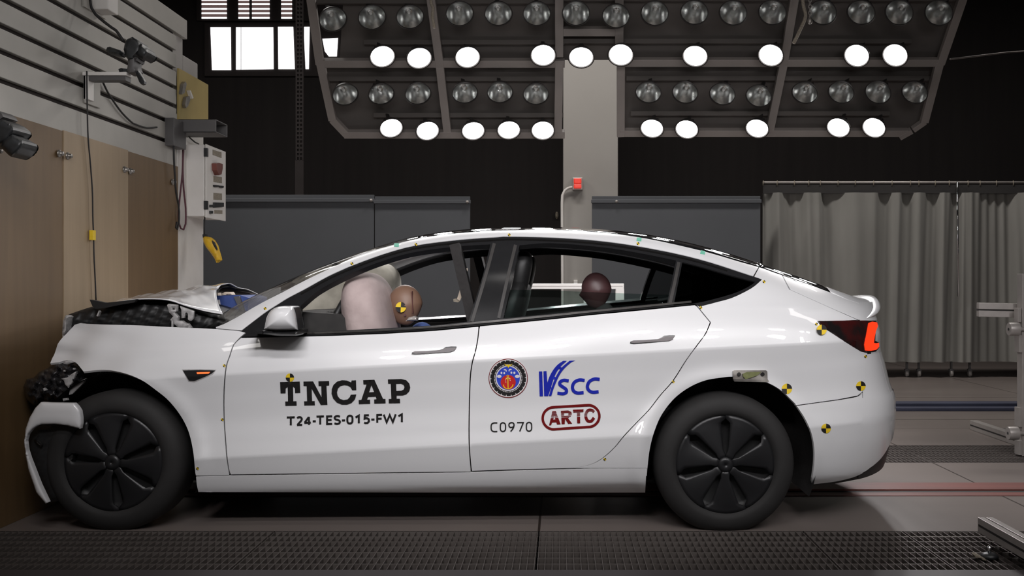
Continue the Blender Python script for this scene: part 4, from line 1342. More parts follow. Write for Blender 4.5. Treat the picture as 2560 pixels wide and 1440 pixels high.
# satin strips along the belt and roof edge
strip = [(750, 833), (826, 830.5), (958, 825.5), (1091, 817), (1197, 806.5), (1300, 796.5), (1390, 787.5), (1472, 779), (1600, 766.5), (1728, 754)]
rb, _h = ribbon(strip, 5.0, step=12)
body_panel('belt_strip', rb, 'chrome_dark', car, off=0.006, thick=0.004, far=True, grid=False)
rb, _h = ribbon([(a, b + 8) for a, b in RAIL_B[18:-6:3]], 3.6, step=12)
body_panel('roof_strip', rb, 'chrome_dark', car, off=0.003, thick=0.003, far=True, grid=False)
for line, nm in (([(1236, 608), (1214, 690), (1180, 804)], 'pillar_strip'), ([(1289, 612), (1268, 700), (1247, 795)], 'pillar_strip'), ([(1697, 655), (1688, 700), (1675, 758)], 'pillar_strip')):
    rb, _h = ribbon(line, 8, step=12)
    body_panel(nm, rb, 'pillar_strip', car, off=0.003, thick=0.003, far=True, grid=False)
# panes: the front window is wound down, the rear one half way
pane = [(1276, 724), (1400, 727), (1540, 733), (1673, 737), (1668, 757), (1472, 775), (1258, 796)]
rgl, rgl2 = body_panel('rear_window_pane', pane, 'glass_clear', rd, off=-0.012, thick=0.004, far=False), None
body_panel('quarter_window_pane', WQ, 'glass_dark', qf, off=-0.010, thick=0.004)
v = None
def far_pane(outline, nm, m_, parent, off):
    pts, f, _ = fill2d(outline, step=12)
    vv = march(pts)
    vv[:, 1] = 2 * YC - vv[:, 1] + off
    return put(nm, vv, [tuple(reversed(q)) for q in face_front(march(pts), f)], m_, parent, True)
far_pane(WQ, 'quarter_window_pane', 'glass_dark', qf_far, -0.01)

# roof glass, windshield and rear screen: one skin split by length
rt = march(RAIL_T)
edge_x, edge_h = rt[:, 0], YC - rt[:, 1]
k = np.argsort(edge_x)
edge_x, edge_h = edge_x[k], edge_h[k]
QT = march([(1930, 679.5), (1973, 697.5), (2030, 716)])
edge_x = np.concatenate([edge_x, QT[:, 0]])
edge_h = np.concatenate([edge_h, YC - QT[:, 1]])
k = np.argsort(edge_x)
edge_x, edge_h = edge_x[k], edge_h[k]
def top_z(x, h):
    t = taper(x, ZG(x))
    return ZG(x) + (ZT(x) - ZG(x)) * u_inv(np.clip(np.abs(h) / (WB * t), 0, 1))
def skin(name, xa, xb, m_, nxs, nys=46, width=None, dz=0.0, parent=car, thick=0.008):
    xs_ = np.linspace(xa, xb, nxs)
    V = []
    for x in xs_:
        hw = float(np.interp(x, edge_x, edge_h)) if width is None else width(x)
        for j in range(nys + 1):
            h = -hw + 2 * hw * j / nys
            V.append((x, YC + h, float(top_z(x, h)) + dz))
    Fq = [(i * (nys + 1) + j, (i + 1) * (nys + 1) + j, (i + 1) * (nys + 1) + j + 1, i * (nys + 1) + j + 1) for i in range(nxs - 1) for j in range(nys)]
    return put(name, V, face_front(V, Fq, (0, 0, 1)), m_, parent, True, solid=thick)
skin('windshield', -1.84, -0.74, 'glass_shield', 46, thick=0.0)
skin('roof_glass', -0.74, 1.02, 'roofglass', 70, thick=0.03)
skin('rear_screen', 1.02, 1.36, 'roofglass', 18)

# boot lid
def boot_w(x):
    return min(float(np.interp(x, [1.30, 1.50, 1.62, 1.72], [0.60, 0.62, 0.60, 0.5])), 0.84 * WB * float(taper(np.array(x), ZG(x))))
bl = [(1957, 689.3), (1995, 702), (2030, 714), (2080, 733), (2115, 748), (2150, 760), (2153, 799.5), (2146, 799.5), (2062, 762.5), (1976, 724)]
boot = body_panel('boot_lid', bl, 'paint', car, far=True, step=7)[0]
skin('boot_top', 1.352, 1.70, 'paint', 30, width=boot_w, dz=-0.0015, parent=boot)
def tail_grid(name, px0, zb, zt, m_, parent, inset=0.0, ncol=30, nrow=14):
    """sheet swept round the tail: starts where the picture column px0 meets the side, goes on to the middle and is mirrored"""
    zm = (zb(0.5) + zt(0.5)) / 2
    ys = np.linspace(745, 1215, 60)
    st = march([(px0, y) for y in ys])
    order = np.argsort(st[:, 2])
    xs_of = lambda z: float(np.interp(z, st[order, 2], st[order, 0]))
    cols = []
    for i in range(ncol + 1):
        s_ = i / ncol
        col = []
        for j in range(nrow + 1):
            hw = 0.6
            for _ in range(3):
                z = zb(hw) + (zt(hw) - zb(hw)) * j / nrow
                xr = float(XR(z)) - 0.0005
                x = xr - (xr - xs_of(z)) * (1 - s_) ** 2.2
                hw = max(float(hull(np.array(x), np.array(z))), 0.0) if i < ncol else 0.0
            col.append((x - inset, hw, z))
        cols.append(col)
    V = [(x, YC - h, z) for c_ in cols for x, h, z in c_] + [(x, YC + h, z) for c_ in cols[-2::-1] for x, h, z in c_]
    nc, nr_ = 2 * ncol + 1, nrow + 1
    Fq = [(i * nr_ + j, (i + 1) * nr_ + j, (i + 1) * nr_ + j + 1, i * nr_ + j + 1) for i in range(nc - 1) for j in range(nrow)]
    return put(name, V, face_front(V, Fq, (1, 0, 0)), m_, parent, True)
# spoiler lip sweeping across the tail
V, Fq = [], []
prof = [(-0.16, -0.012), (-0.08, -0.002), (0.0, 0.014), (0.035, 0.016), (0.048, 0.004), (0.040, -0.014), (0.012, -0.04), (-0.006, -0.07), (-0.012, -0.11)]
ny_ = 48
hs = np.linspace(-0.66, 0.66, ny_)
for h in hs:
    ed = max(0.0, 1 - abs(h / 0.66) ** 3)
    xc = 1.690 - 0.26 * abs(h / 0.8) ** 2.4
    zz = float(top_z(np.array(xc), h)) - 0.003
    for px_, pz_ in prof:
        V.append((xc + px_ * (0.1 + 0.9 * ed), YC + h, zz + pz_ * (0.02 + 0.98 * ed)))
n_ = len(prof)
Fq = [(i * n_ + j, i * n_ + j + 1, (i + 1) * n_ + j + 1, (i + 1) * n_ + j) for i in range(ny_ - 1) for j in range(n_ - 1)]
put('spoiler', V, face_front(V, Fq, (1, 0, 1)), 'paint', boot, True)

# tail: bumper side traced, the rest swept round the rear
bs = [(1991, 1015)] + curve_pts([(1991, 1015), (2040, 1008), (2095, 1000.5), (2146, 991), (2156, 981.5)], 9)[1:] + [(2156, 1183.5)] + \
     curve_pts([(2156, 1183.5), (2131, 1194), (2088, 1204), (2030, 1211)], 9)[1:] + ARCH_RB[::-1][:-1]
bump, bump_far = body_panel('rear_bumper', bs, 'paint', car, far=True, step=8)
zbot = lambda h: float(np.interp(h, [0.0, 0.45, 0.58, 0.66, 0.72, 0.76, 0.9], [0.41, 0.40, 0.36, 0.30, 0.255, 0.236, 0.22]))
tail_grid('bumper_sweep', 2152, zbot, lambda h: 0.618, 'paint', bump)
tail_grid('bumper_corner', 2159, lambda h: 0.612, lambda h: 0.825, 'paint', bump, 0.004, nrow=8)
tail_grid('boot_rear', 2180, lambda h: 0.82, lambda h: 0.99, 'paint', boot, 0.004, nrow=8)
tail_grid('boot_rear', 2150, lambda h: 0.985, lambda h: 1.075, 'paint', boot, 0.001, nrow=8)
# diffuser under the bumper
df = curve_pts([(2160, 1196), (2143, 1200), (2082, 1211), (2030, 1215)], 8) + curve_pts([(2030, 1205), (2088, 1198), (2131, 1186), (2158, 1174)], 8)
body_panel('diffuser', df, 'black', bump, off=-0.012, step=8, far=True)
tail_grid('diffuser_sweep', 2150, lambda h: float(np.interp(h, [0, 0.4, 0.6, 0.75], [0.24, 0.235, 0.22, 0.205])), lambda h: zbot(h) + 0.03, 'black', bump, 0.008)
# tail lamps
tl = [(2044, 802.5), (2100, 801.5), (2165, 801), (2190, 802), (2195, 808), (2194, 816), (2189, 827), (2188, 852), (2197, 856), (2198, 869), (2190, 878), (2170, 881), (2152, 878), (2132, 866), (2100, 846), (2070, 826), (2054, 815)]
lamp, lamp_far = body_panel('tail_lamp', tl, 'tail_dark', car, far=True, step=6, off=0.002)
tr_ = [(2171, 807), (2180, 804), (2192, 806), (2194, 815), (2189, 827), (2186, 842), (2184, 857), (2190, 858), (2197, 857), (2197, 867), (2190, 874), (2176, 877), (2163, 876), (2161, 862), (2166, 836)]
body_panel('light_bar', tr_, 'tail_red', lamp, off=0.006, step=5, thick=0.004)

# dark inner shell, floor pan, wheel housings
shell = [(200, 826), (600, 836), (1000, 838), (1300, 812), (1738, 775), (1860, 785), (2020, 805), (2140, 850), (2160, 960), (2190, 1060), (2140, 1170), (2040, 1195)] + sh(ARCH_RB[::-1], 3) + sh(ARCH_R[::-1], 0, -4)[:-1] + \
        [(1611, 1180), (1600, 1222), (500, 1222), (492, 1180)] + [(a + 4, b - 5) for a, b in ARCH_F[1:]] + [(205, 900), (170, 895), (150, 885), (170, 850)]
body_panel('inner_shell', shell, 'liner', car, fn=hull_f, off=-0.035, step=16, thick=0.01, far=True)
fp = MB()
fp.box(-1.72, 0.4, YC - 0.80, YC + 0.80, 0.165, 0.24).box(-2.3, 1.15, YC - 0.5, YC + 0.5, 0.16, 0.24)
fp.build('floor_pan', 'liner', car)
wh = MB()
def housing(cx_, cz_, side, r=0.415, a0=-25, a1=205):
    y0_ = YC + side * 0.87
    y1_ = YC + side * 0.50
    n = 28
    V = []
    for i in range(n + 1):
        t = math.radians(a0 + (a1 - a0) * i / n)
        for y in (y0_, y1_):
            V.append((cx_ + r * math.cos(t), y, cz_ + r * math.sin(t)))
    V.append((cx_, y1_, cz_))
    Fq = [(2 * i, 2 * i + 1, 2 * i + 3, 2 * i + 2) for i in range(n)] + [(2 * i + 1, 2 * n + 2, 2 * i + 3) for i in range(n)]
    return put('wheel_housing', V, Fq, 'liner', car, True)
for s_ in (-1, 1):
    housing(FRONT_W[0] + 0.005, FRONT_W[1] + 0.015, s_, 0.405)
    housing(REAR_W[0] + 0.03, REAR_W[1] + 0.015, s_, 0.415)

# wheels
def wheel(c, side, phase):
    R, W_ = 0.335, 0.235
    yo = c[1]
    prof = [(0.232, 0.0), (0.242, 0.012), (0.262, 0.017), (0.292, 0.012), (0.314, 0.0), (0.327, -0.016), (0.334, -0.04), (R, -0.07), (R, -0.165), (0.334, -0.195), (0.322, -0.222), (0.29, -0.235), (0.235, -0.225)]
    tread = []
    t = MB().lathe(prof, c, 'Y', 72)
    # rubber settles flat on the floor
    t.v = [(x, y, max(z, 0.001)) for x, y, z in t.v]
    if side > 0:
        t.v = [(x, 2 * YC - y, z) for x, y, z in t.v]
        t.f = [tuple(reversed(f)) for f in t.f]
    base = MB()
    base.lathe([(0.0, -0.03), (0.05, -0.032), (0.20, -0.05), (0.232, -0.03), (0.234, -0.002), (0.240, 0.004), (0.238, -0.02), (0.235, -0.21)], c, 'Y', 64)
    def petal(mbx):
        for i in range(7):
            a_ = phase + i * 2 * math.pi / 7
            V, nr, nt = [], 12, 8
            for ir in range(nr):
                r = 0.030 + (0.236 - 0.030) * ir / (nr - 1)
                half0 = math.pi / 7
                gap = 0.0 if r < 0.055 else min(0.023, 0.010 + 0.10 * (r - 0.055)) / r
                lo_, hi_ = a_ - half0 + gap * 0.9, a_ + half0 - gap * 0.9
                if r > 0.215:
                    lo_, hi_ = a_ - half0, a_ + half0
                for it in range(nt):
                    u_ = it / (nt - 1)
                    th = lo_ + (hi_ - lo_) * u_ + 0.10 * (r - 0.1)
                    dome = 0.010 * (1 - (r / 0.236) ** 2) + 0.010 * (u_ - 0.5) * min(1, r / 0.12) - 0.004 * (2 * u_ - 1) ** 2
                    if r > 0.21:
                        dome *= 0.4
                    V.append((c[0] + r * math.cos(th), c[1] - 0.001 - dome, c[2] + r * math.sin(th)))
            Fq = [(ir * nt + it, ir * nt + it + 1, (ir + 1) * nt + it + 1, (ir + 1) * nt + it) for ir in range(nr - 1) for it in range(nt - 1)]
            mbx.add(V, face_front(V, Fq), 0)
        mbx.lathe([(0.0, 0.0125), (0.022, 0.012), (0.030, 0.009), (0.034, 0.0)], c, 'Y', 28)
    base2 = MB()
    petal(base2)
    if side > 0:
        for q in (base, base2):
            q.v = [(x, 2 * YC - y, z) for x, y, z in q.v]
            q.f = [tuple(reversed(f)) for f in q.f]
    wo = base.build('wheel', 'black', car, True)
    t.build('tyre', 'tyre', wo, True)
    put('wheel_cover', base2.v, base2.f, 'rim', wo, True, solid=0.006)
    return wo
for s_ in (-1, 1):
    wheel((FRONT_W[0], YC - 0.905, FRONT_W[1]), s_, math.radians(96))
    wheel((REAR_W[0], YC - 0.905, REAR_W[1]), s_, math.radians(63))

# ---- crushed nose: buckled bonnet
def bonnet():
    nr = [(262, 760), (290, 755), (312, 751), (335, 748), (359, 746.5), (402, 747), (432, 752), (455, 760), (481, 768), (519, 778), (557, 784.5)]
    cr = [(290, 757), (305, 752), (318, 748), (335, 744), (355, 740), (387, 734), (415, 730), (444, 726), (480, 720), (519, 714), (556, 711)]
    fr = [(340, 757), (355, 752), (372, 748), (395, 742), (420, 736), (450, 731), (480, 727), (515, 725), (560, 726), (610, 732), (660, 742)]
    A = [np.array(P(a, b, 4.93)) for a, b in curve_pts(nr, 10)]
    def rs(c, d, n):
        q = np.array([np.array(P(a, b, d)) for a, b in curve_pts(c, 6)])
        L = np.concatenate([[0], np.cumsum(np.linalg.norm(np.diff(q, axis=0), axis=1))])
        return np.stack([np.interp(np.linspace(0, L[-1], n), L, q[:, i]) for i in range(3)], axis=1)
    n, m_ = 46, 36
    N_, C_, F_ = rs(nr, 4.93, n), rs(cr, YC, n), rs(fr, 6.31, n)
    V = []
    for i in range(n):
        for j in range(m_ + 1):
            u_ = j / m_
            a_ = N_[i] * (1 - u_) * (1 - 2 * u_) + C_[i] * 4 * u_ * (1 - u_) + F_[i] * u_ * (2 * u_ - 1)
            w_ = math.sin(math.pi * u_)
            a_ = a_ + np.array([0, 0, w_ * (0.006 * math.sin(i * 0.5 + j * 0.5) + 0.004 * math.sin(j * 0.9 - i * 0.3))])
            # rear edge droops back towards its corners in a curve
            V.append(a_)
    Fq = [(i * (m_ + 1) + j, (i + 1) * (m_ + 1) + j, (i + 1) * (m_ + 1) + j + 1, i * (m_ + 1) + j + 1) for i in range(n - 1) for j in range(m_)]
    b = put('bonnet', V, face_front(V, Fq, (0, 0, 1)), 'paint', car, True, solid=0.004)
    # black liner on its underside
    V2 = [(q[0], q[1], q[2] - 0.009 - 0.012 * min(1, 4 * (k2 % (m_ + 1)) / m_)) for k2, q in enumerate(V)]
    put('bonnet_liner', V2, face_front(V2, Fq, (0, 0, -1)), 'black', b, True)
    return b
bon = bonnet()
slab('torn_flap', [(224, 749), (240, 752), (264, 757), (300, 753), (340, 748), (336, 756), (300, 762), (262, 770), (240, 772), (231, 766)], 4.90, 4.93, 'black', bon, 0.0)
# what lies under it
eb = slab('engine_bay', [(166, 792), (172, 786), (200, 776), (228, 767), (262, 763), (300, 757), (360, 752), (410, 754), (450, 766), (500, 780), (556, 790), (580, 800), (600, 806), (600, 832), (180, 832), (166, 840)], 5.02, 6.20, 'black', car, 0.05, 30, 6, 0.004, sharp=80)
slab('headlamp_edge', [(158, 801), (165, 788), (172, 792), (168, 812), (167, 829), (157, 846), (155, 830)], 4.93, 4.98, 'shard', eb, 0.01, 4, 4)
slab('glint_clip', [(241, 790), (247, 776), (249, 780), (245, 791)], 4.90, 4.92, 'shard', eb)
H = lambda pts: [(200 + a / 5.333, 680 + b / 5.333) for a, b in pts]
slab('bonnet_hinge', H([(1160, 440), (1180, 425), (1290, 440), (1285, 520), (1262, 545), (1310, 600), (1300, 650), (1360, 650), (1400, 680), (1440, 690), (1480, 742), (1310, 745), (1252, 690), (1205, 640), (1240, 590), (1190, 540)]), 4.90, 4.925, 'shard', car, 0.006, 6, 4,
     holes=(H([(1232, 480), (1262, 480), (1262, 505), (1232, 505)]),))
slab('hinge_rod', H([(1218, 640), (1242, 650), (1240, 740), (1220, 742)]), 4.89, 4.90, 'shard', car)
slab('hinge_plate', H([(1330, 455), (1400, 480), (1520, 520), (1512, 620), (1490, 648), (1462, 650), (1438, 630), (1440, 560), (1420, 538), (1402, 550), (1392, 612), (1355, 615), (1350, 500)]), 4.91, 4.925, 'shard', car, 0.004, 5, 4)

# broken corner: lamp remains, bumper skin
slab('crushed_headlamp', [(58, 968), (66, 948), (84, 944), (98, 930), (120, 920), (140, 904), (162, 900), (188, 906), (204, 922), (216, 945), (206, 966), (186, 985), (178, 1004), (150, 1007), (108, 1005), (98, 1014), (82, 1012), (66, 998)],
     4.93, 5.25, 'debris', car, 0.13, 26, 3.5, 0.009, sharp=80)
D = lambda pts: [(40 + a / 3.13, 880 + b / 3.13) for a, b in pts]
for pts in ([(355, 208), (400, 200), (430, 175), (472, 150), (462, 185), (440, 240), (410, 282), (385, 255), (375, 225)], [(375, 70), (420, 68), (450, 80), (400, 98), (370, 92)], [(420, 300), (470, 250), (545, 205), (530, 240), (480, 290), (440, 330), (415, 335)],
            [(365, 365), (400, 360), (405, 378), (370, 385)], [(370, 142), (384, 142), (384, 154), (370, 154)], [(444, 126), (458, 126), (458, 138), (444, 138)], [(210, 285), (224, 280), (236, 300), (218, 308)]):
    slab('lamp_shard', D(pts), 4.785, 4.80, 'shard', car, 0.004, 4, 3)
BN = [(102, 1005.5), (125, 1007), (160, 1007.5), (185, 1008), (193, 1016), (200, 1027), (203, 1046), (203, 1060), (200, 1072), (184, 1068), (168, 1064), (136, 1060), (104, 1061), (90, 1066), (80, 1073), (69, 1086), (64, 1102), (67, 1126), (74, 1148),
      (82, 1168), (99, 1212), (120, 1256), (114, 1259), (91, 1232), (72, 1178), (64, 1140), (60.5, 1105), (64, 1072), (74, 1044), (88, 1020)]
slab('bumper_skin', BN, 4.65, 4.675, 'paint', car, 0.012, 22, 3, sharp=80)
slab('bumper_insert', [(66, 1100), (72, 1084), (90, 1067), (104, 1063), (140, 1062), (170, 1066), (200, 1074), (196, 1120), (180, 1165), (165, 1205), (160, 1250), (122, 1257), (100, 1212), (80, 1164), (68, 1126)], 4.74, 5.2, 'black', car, 0.02, 14, 8, 0.002)
slab('insert_blade', [(84, 1098), (90, 1098), (104, 1112), (103, 1118), (92, 1110)], 4.70, 4.715, 'chrome_dark', car, 0.004, 3, 3)
slab('radiator_pack', [(122, 1020), (170, 1010), (190, 1200), (140, 1258), (124, 1110)], 5.15, 6.1, 'liner', car)

# ---- mirror, handles, repeater
mir = slab('side_mirror', curve_pts([(660, 823), (663, 808), (667, 793), (673, 781), (681, 773), (692, 767.5), (705, 765.5), (722, 765.5), (731, 767.5), (736, 777), (739, 790), (741.5, 806), (743.5, 824)], 5) + [(722, 826), (690, 826.5), (670, 825)], 4.60, 4.72, 'paint', car, 0.07, 30, 2.5, sharp=80)
slab('mirror_base', [(661, 826), (743, 827), (743, 836), (738, 840), (700, 840), (640, 834), (612, 838), (640, 828)], 4.60, 4.80, 'trim', mir, 0.02, 6, 5)
mg = slab('mirror_rim', [(733, 768), (737, 770), (742, 790), (746, 824), (743, 826), (741, 806), (738, 787)], 4.61, 4.71, 'trim', mir)
def handle(dx, dy, tilt, parent):
    pts = [(1029, 886), (1030, 881), (1036, 878.5), (1065, 877.5), (1099, 875), (1107, 871.5), (1115, 867), (1128, 866), (1141, 866), (1141.5, 869), (1136, 877), (1126, 881), (1100, 883), (1060, 886), (1038, 887.5)]
    pts = [(a + dx, b + dy + tilt * (a - 1029)) for a, b in pts]
    o = body_panel('door_handle', pts, 'trim', parent, off=0.002, step=4, thick=0.004)
    c_ = np.mean(np.array(pts), axis=0)
    inner = [(c_[0] + (a - c_[0]) * 0.965, c_[1] + (b - c_[1]) * 0.72) for a, b in pts]
    body_panel('handle_face', inner, 'handle_grey', o, off=0.006, step=4, thick=0.004)
    return o
handle(0, 0, 0.0, fd)
handle(546, -27, -0.01, rd)
rp = [(458, 926), (500, 925), (538, 926), (529, 934), (508, 943), (486, 952), (473, 951)]
ro = body_panel('side_repeater', [(455, 923.5), (500, 923), (541, 924), (532, 936), (509, 946), (487, 955.5), (471, 954)], 'shard', car, fn=hull_f, off=0.001, step=5, thick=0.004)
body_panel('repeater_lens', rp, 'trim', ro, fn=hull_f, off=0.004, step=5, thick=0.004)
body_panel('repeater_light', [(493, 930.5), (526, 929.5), (522, 933.5), (494, 934.5)], 'amber', ro, fn=hull_f, off=0.007, step=4, thick=0.003)

# ---- markings
def quarter_marker(px, py, r, parent=car, fn=hull, ry=None, turn=0.0, off=0.002):
    shapes = []
    for q_ in range(4):
        a0 = q_ * math.pi / 2 + turn
        pts = [(px, py)] + circle(px, py, r, ry, 8, a0, a0 + math.pi / 2)
        # picture y runs down: quarter 1 lower right, 3 upper left are yellow
        shapes.append((pts, [], 0 if q_ in (0, 2) else 1, 0.0))
    return decal('target_marker', shapes, ['yellow', 'mblack'], parent, off, 4.0, fn)
for px, py, r in ((725, 944, 10.5), (1967, 972, 13), (2152, 965, 12), (2065, 1071, 12)):
    quarter_marker(px, py, r)
quarter_marker(2053, 824, 12.5, off=0.010)
for px, py in ((880, 659), (1040, 611), (1273, 587), (1595, 609), (1910, 704), (1752, 769), (2041, 810), (2164, 891), (663, 771), (1683, 954), (1512, 1148)):
    quarter_marker(px, py, 3.6)
for px, py in ((561, 914), (556, 1049), (494, 1171)):
    quarter_marker(px, py, 3.6, fn=hull_f)
for px, py, r in ((992, 612, 0), (1598, 598, 0.1), (1757, 631, 0.25)):
    pts = [(px - 6 * math.cos(r) + 4 * math.sin(r), py - 4 - 6 * math.sin(r)), (px + 6, py - 4 + 3 * r), (px + 5, py + 5), (px - 7, py + 4 - 3 * r)]
    body_panel('tape_patch', pts, 'green_tape', car, off=0.003, step=4, thick=0.001)

L = lambda pts: [(660 + a / 5.539, 840 + b / 5.539) for a, b in pts]
tn = [([(225, 637), (497, 630), (505, 786), (433, 789), (430, 722), (404, 700), (408, 902), (452, 902), (455, 962), (298, 965), (295, 905), (335, 905), (330, 705), (303, 722), (300, 791), (231, 793)], []),
      ([(548, 630), (682, 627), (798, 845), (795, 690), (758, 690), (755, 626), (903, 622), (905, 682), (866, 686), (880, 951), (788, 953), (662, 730), (668, 900), (704, 900), (706, 957), (560, 960), (557, 903), (599, 902), (592, 690), (550, 690)], []),
      ([(1280, 808), (1262, 872), (1215, 925), (1150, 949), (1080, 949), (1010, 920), (960, 865), (937, 800), (940, 735), (965, 675), (1015, 630), (1080, 611), (1150, 616), (1208, 642), (1215, 615), (1275, 612), (1280, 746), (1222, 748), (1200, 708), (1160, 684), (1110, 678), (1060, 690), (1025, 725), (1012, 780), (1022, 830), (1055, 870), (1105, 886), (1160, 876), (1190, 845), (1203, 812)], []),
      ([(1375, 610), (1530, 604), (1650, 870), (1683, 870), (1685, 930), (1528, 934), (1526, 878), (1560, 874), (1548, 838), (1442, 842), (1428, 880), (1470, 880), (1472, 937), (1315, 942), (1313, 886), (1350, 883), (1422, 668), (1378, 669)], [[(1488, 680), (1526, 774), (1456, 779)]]),
      ([(1717, 600), (1900, 594), (1970, 610), (2013, 656), (2026, 710), (2012, 765), (1972, 805), (1920, 821), (1838, 823), (1838, 868), (1883, 868), (1886, 927), (1730, 931), (1728, 871), (1765, 870), (1757, 658), (1720, 660)], [[(1830, 662), (1900, 659), (1935, 676), (1946, 708), (1935, 740), (1900, 757), (1834, 760)]])]
decal('lettering', [(L(o_), [L(h_) for h_ in hh], 0, 0.0) for o_, hh in tn], ['ink'], fd, step=6)

GLY = {'T': [([(0, 1), (1, 1)], 0), ([(.5, 1), (.5, 0)], 0)], '2': [([(.08, .86), (.3, .98), (.62, .98), (.86, .84), (.84, .62), (.5, .32), (.12, .02)], 1), ([(.04, .02), (.95, .02)], 0)],
       '4': [([(.72, 0), (.72, 1)], 0), ([(.70, .97), (.06, .28)], 0), ([(.0, .26), (1, .26)], 0)], '-': [([(0, .42), (1, .42)], 0)], 'E': [([(.95, .98), (.08, .98), (.08, .02), (.95, .02)], 0), ([(.08, .52), (.85, .52)], 0)],
       'S': [([(.92, .9), (.6, .99), (.22, .94), (.08, .76), (.25, .58), (.7, .46), (.93, .28), (.8, .07), (.45, .0), (.06, .08)], 1)], '0': [([(.5, .99), (.14, .86), (.06, .5), (.14, .14), (.5, .01), (.86, .14), (.94, .5), (.86, .86)], 2)],
       '1': [([(.05, .74), (.62, .97), (.62, 0)], 0)], '5': [([(.9, .98), (.16, .98), (.12, .56), (.5, .62), (.86, .48), (.9, .2), (.66, .02), (.3, .0), (.05, .07)], 0)],
       'F': [([(.95, .98), (.1, .98), (.1, 0)], 0), ([(.1, .5), (.88, .5)], 0)], 'W': [([(0, 1), (.24, .02), (.5, .92), (.76, .02), (1, 1)], 0)],
       'C': [([(.95, .98), (.45, .98), (.14, .84), (.06, .5), (.14, .16), (.45, .02), (.95, .02)], 1)], '9': [([(.5, .99), (.16, .9), (.08, .7), (.2, .5), (.5, .45), (.85, .55), (.92, .75), (.82, .92)], 2), ([(.92, .75), (.84, .45), (.62, .2), (.36, 0)], 1)],
       '7': [([(.02, .98), (.95, .98), (.42, 0)], 0)]}
def text_shapes(items, x0, ytop, ybot, slope, wd, conv):
    sh_ = []
    for ch, a_, b_ in items:
        for pl, mode in GLY[ch]:
            pts = [(a_ + u_ * (b_ - a_), ybot + (ytop - ybot) * v_ + slope * (a_ + u_ * (b_ - a_) - x0)) for u_, v_ in pl]
            o_, hh = ribbon(pts, wd, mode == 2, 8, mode > 0)
            sh_.append((conv(o_), [conv(q) for q in hh], 0, 0.0))
    return sh_
decal('lettering', text_shapes([('T', 318, 428), ('2', 455, 535), ('4', 560, 650), ('-', 675, 720), ('T', 728, 832), ('E', 868, 950), ('S', 972, 1060), ('-', 1080, 1125), ('0', 1150, 1232), ('1', 1265, 1345), ('5', 1385, 1462), ('-', 1487, 1532),
                                ('F', 1562, 1640), ('W', 1660, 1825), ('1', 1858, 1942)], 318, 1126, 1236, -0.0295, 27, L), ['ink'], fd, step=5)
E = lambda pts: [(1160 + a / 5.76, 860 + b / 5.76) for a, b in pts]
decal('lettering', text_shapes([('C', 385, 485), ('0', 518, 604), ('9', 640, 728), ('7', 762, 860), ('0', 893, 980)], 385, 1133, 1262, -0.014, 18, E), ['ink'], rd, step=5)

# round emblem
c0 = (637, 492)
em = [(E(circle(c0[0], c0[1], 282, 282, 60)), [], 3, 0.0000), (E(circle(*c0, 282, 282, 60)), [E(circle(*c0, 272, 272, 60))], 1, 0.0006)]
gear = []
for i in range(22):
    a0, a1 = 2 * math.pi * i / 22, 2 * math.pi * (i + 0.78) / 22
    gear += [(c0[0] + 258 * math.cos(t), c0[1] + 258 * math.sin(t)) for t in np.linspace(a0, a1, 4)]
    a2 = 2 * math.pi * (i + 0.89) / 22
    gear += [(c0[0] + 236 * math.cos(t), c0[1] + 236 * math.sin(t)) for t in (a1 + 0.03, 2 * math.pi * (i + 1) / 22 - 0.03)]
em.append((E(gear), [E(circle(*c0, 202, 202, 50))], 0, 0.0006))
em.append((E(circle(*c0, 194, 194, 50)), [E(circle(*c0, 184, 184, 50))], 0, 0.0006))
for i in range(24):
    t = 2 * math.pi * i / 24
    rr = [(c0[0] + r * math.cos(t + s_), c0[1] + r * math.sin(t + s_)) for r, s_ in ((183, -.02), (205, -.02), (205, .02), (183, .02))]
    em.append((E(rr), [], 0, 0.0006))
em.append((E(circle(*c0, 168, 168, 50)), [], 2, 0.0006))
em.append((E(circle(637, 550, 108, 105, 40)), [], 4, 0.0010))
for cx_, cy_, rx, ry in ((508, 465, 32, 24), (768, 465, 34, 24), (540, 416, 13, 18), (580, 418, 12, 16), (683, 412, 13, 17), (726, 414, 15, 18), (590, 370, 20, 10), (668, 366, 20, 10), (608, 385, 8, 12), (650, 382, 8, 12)):
    em.append((E(circle(cx_, cy_, rx, ry, 16)), [], 3, 0.0014))
for i in range(9):
    t = math.radians(150 + i * 26)
    em.append((E(circle(632 + 34 * math.cos(t), 525 - 44 * math.sin(t) * -1, 6, 6, 8)), [], 3, 0.0014))
for pl in ([(632, 470), (634, 560), (636, 640)], [(566, 585), (580, 620), (610, 640), (637, 645), (668, 635), (694, 612), (708, 580)], [(600, 500), (670, 496)]):
    em.append((E(ribbon(pl, 13)[0]), [], 5, 0.0018))
o_, hh = ribbon(circle(630, 458, 13, 13, 14), 8, True, 5)
em.append((E(o_), [E(q) for q in hh], 5, 0.0018))
em.append((E([(580, 282), (615, 300), (630, 296), (640, 290), (650, 298), (668, 300), (698, 283), (682, 308), (655, 322), (640, 345), (624, 322), (598, 310)]), [], 5, 0.0018))
decal('round_emblem', em, ['mblack', 'red_ink', 'blue_fill', 'white_ink', 'red_fill', 'yellow'], rd, 0.0025, 5)
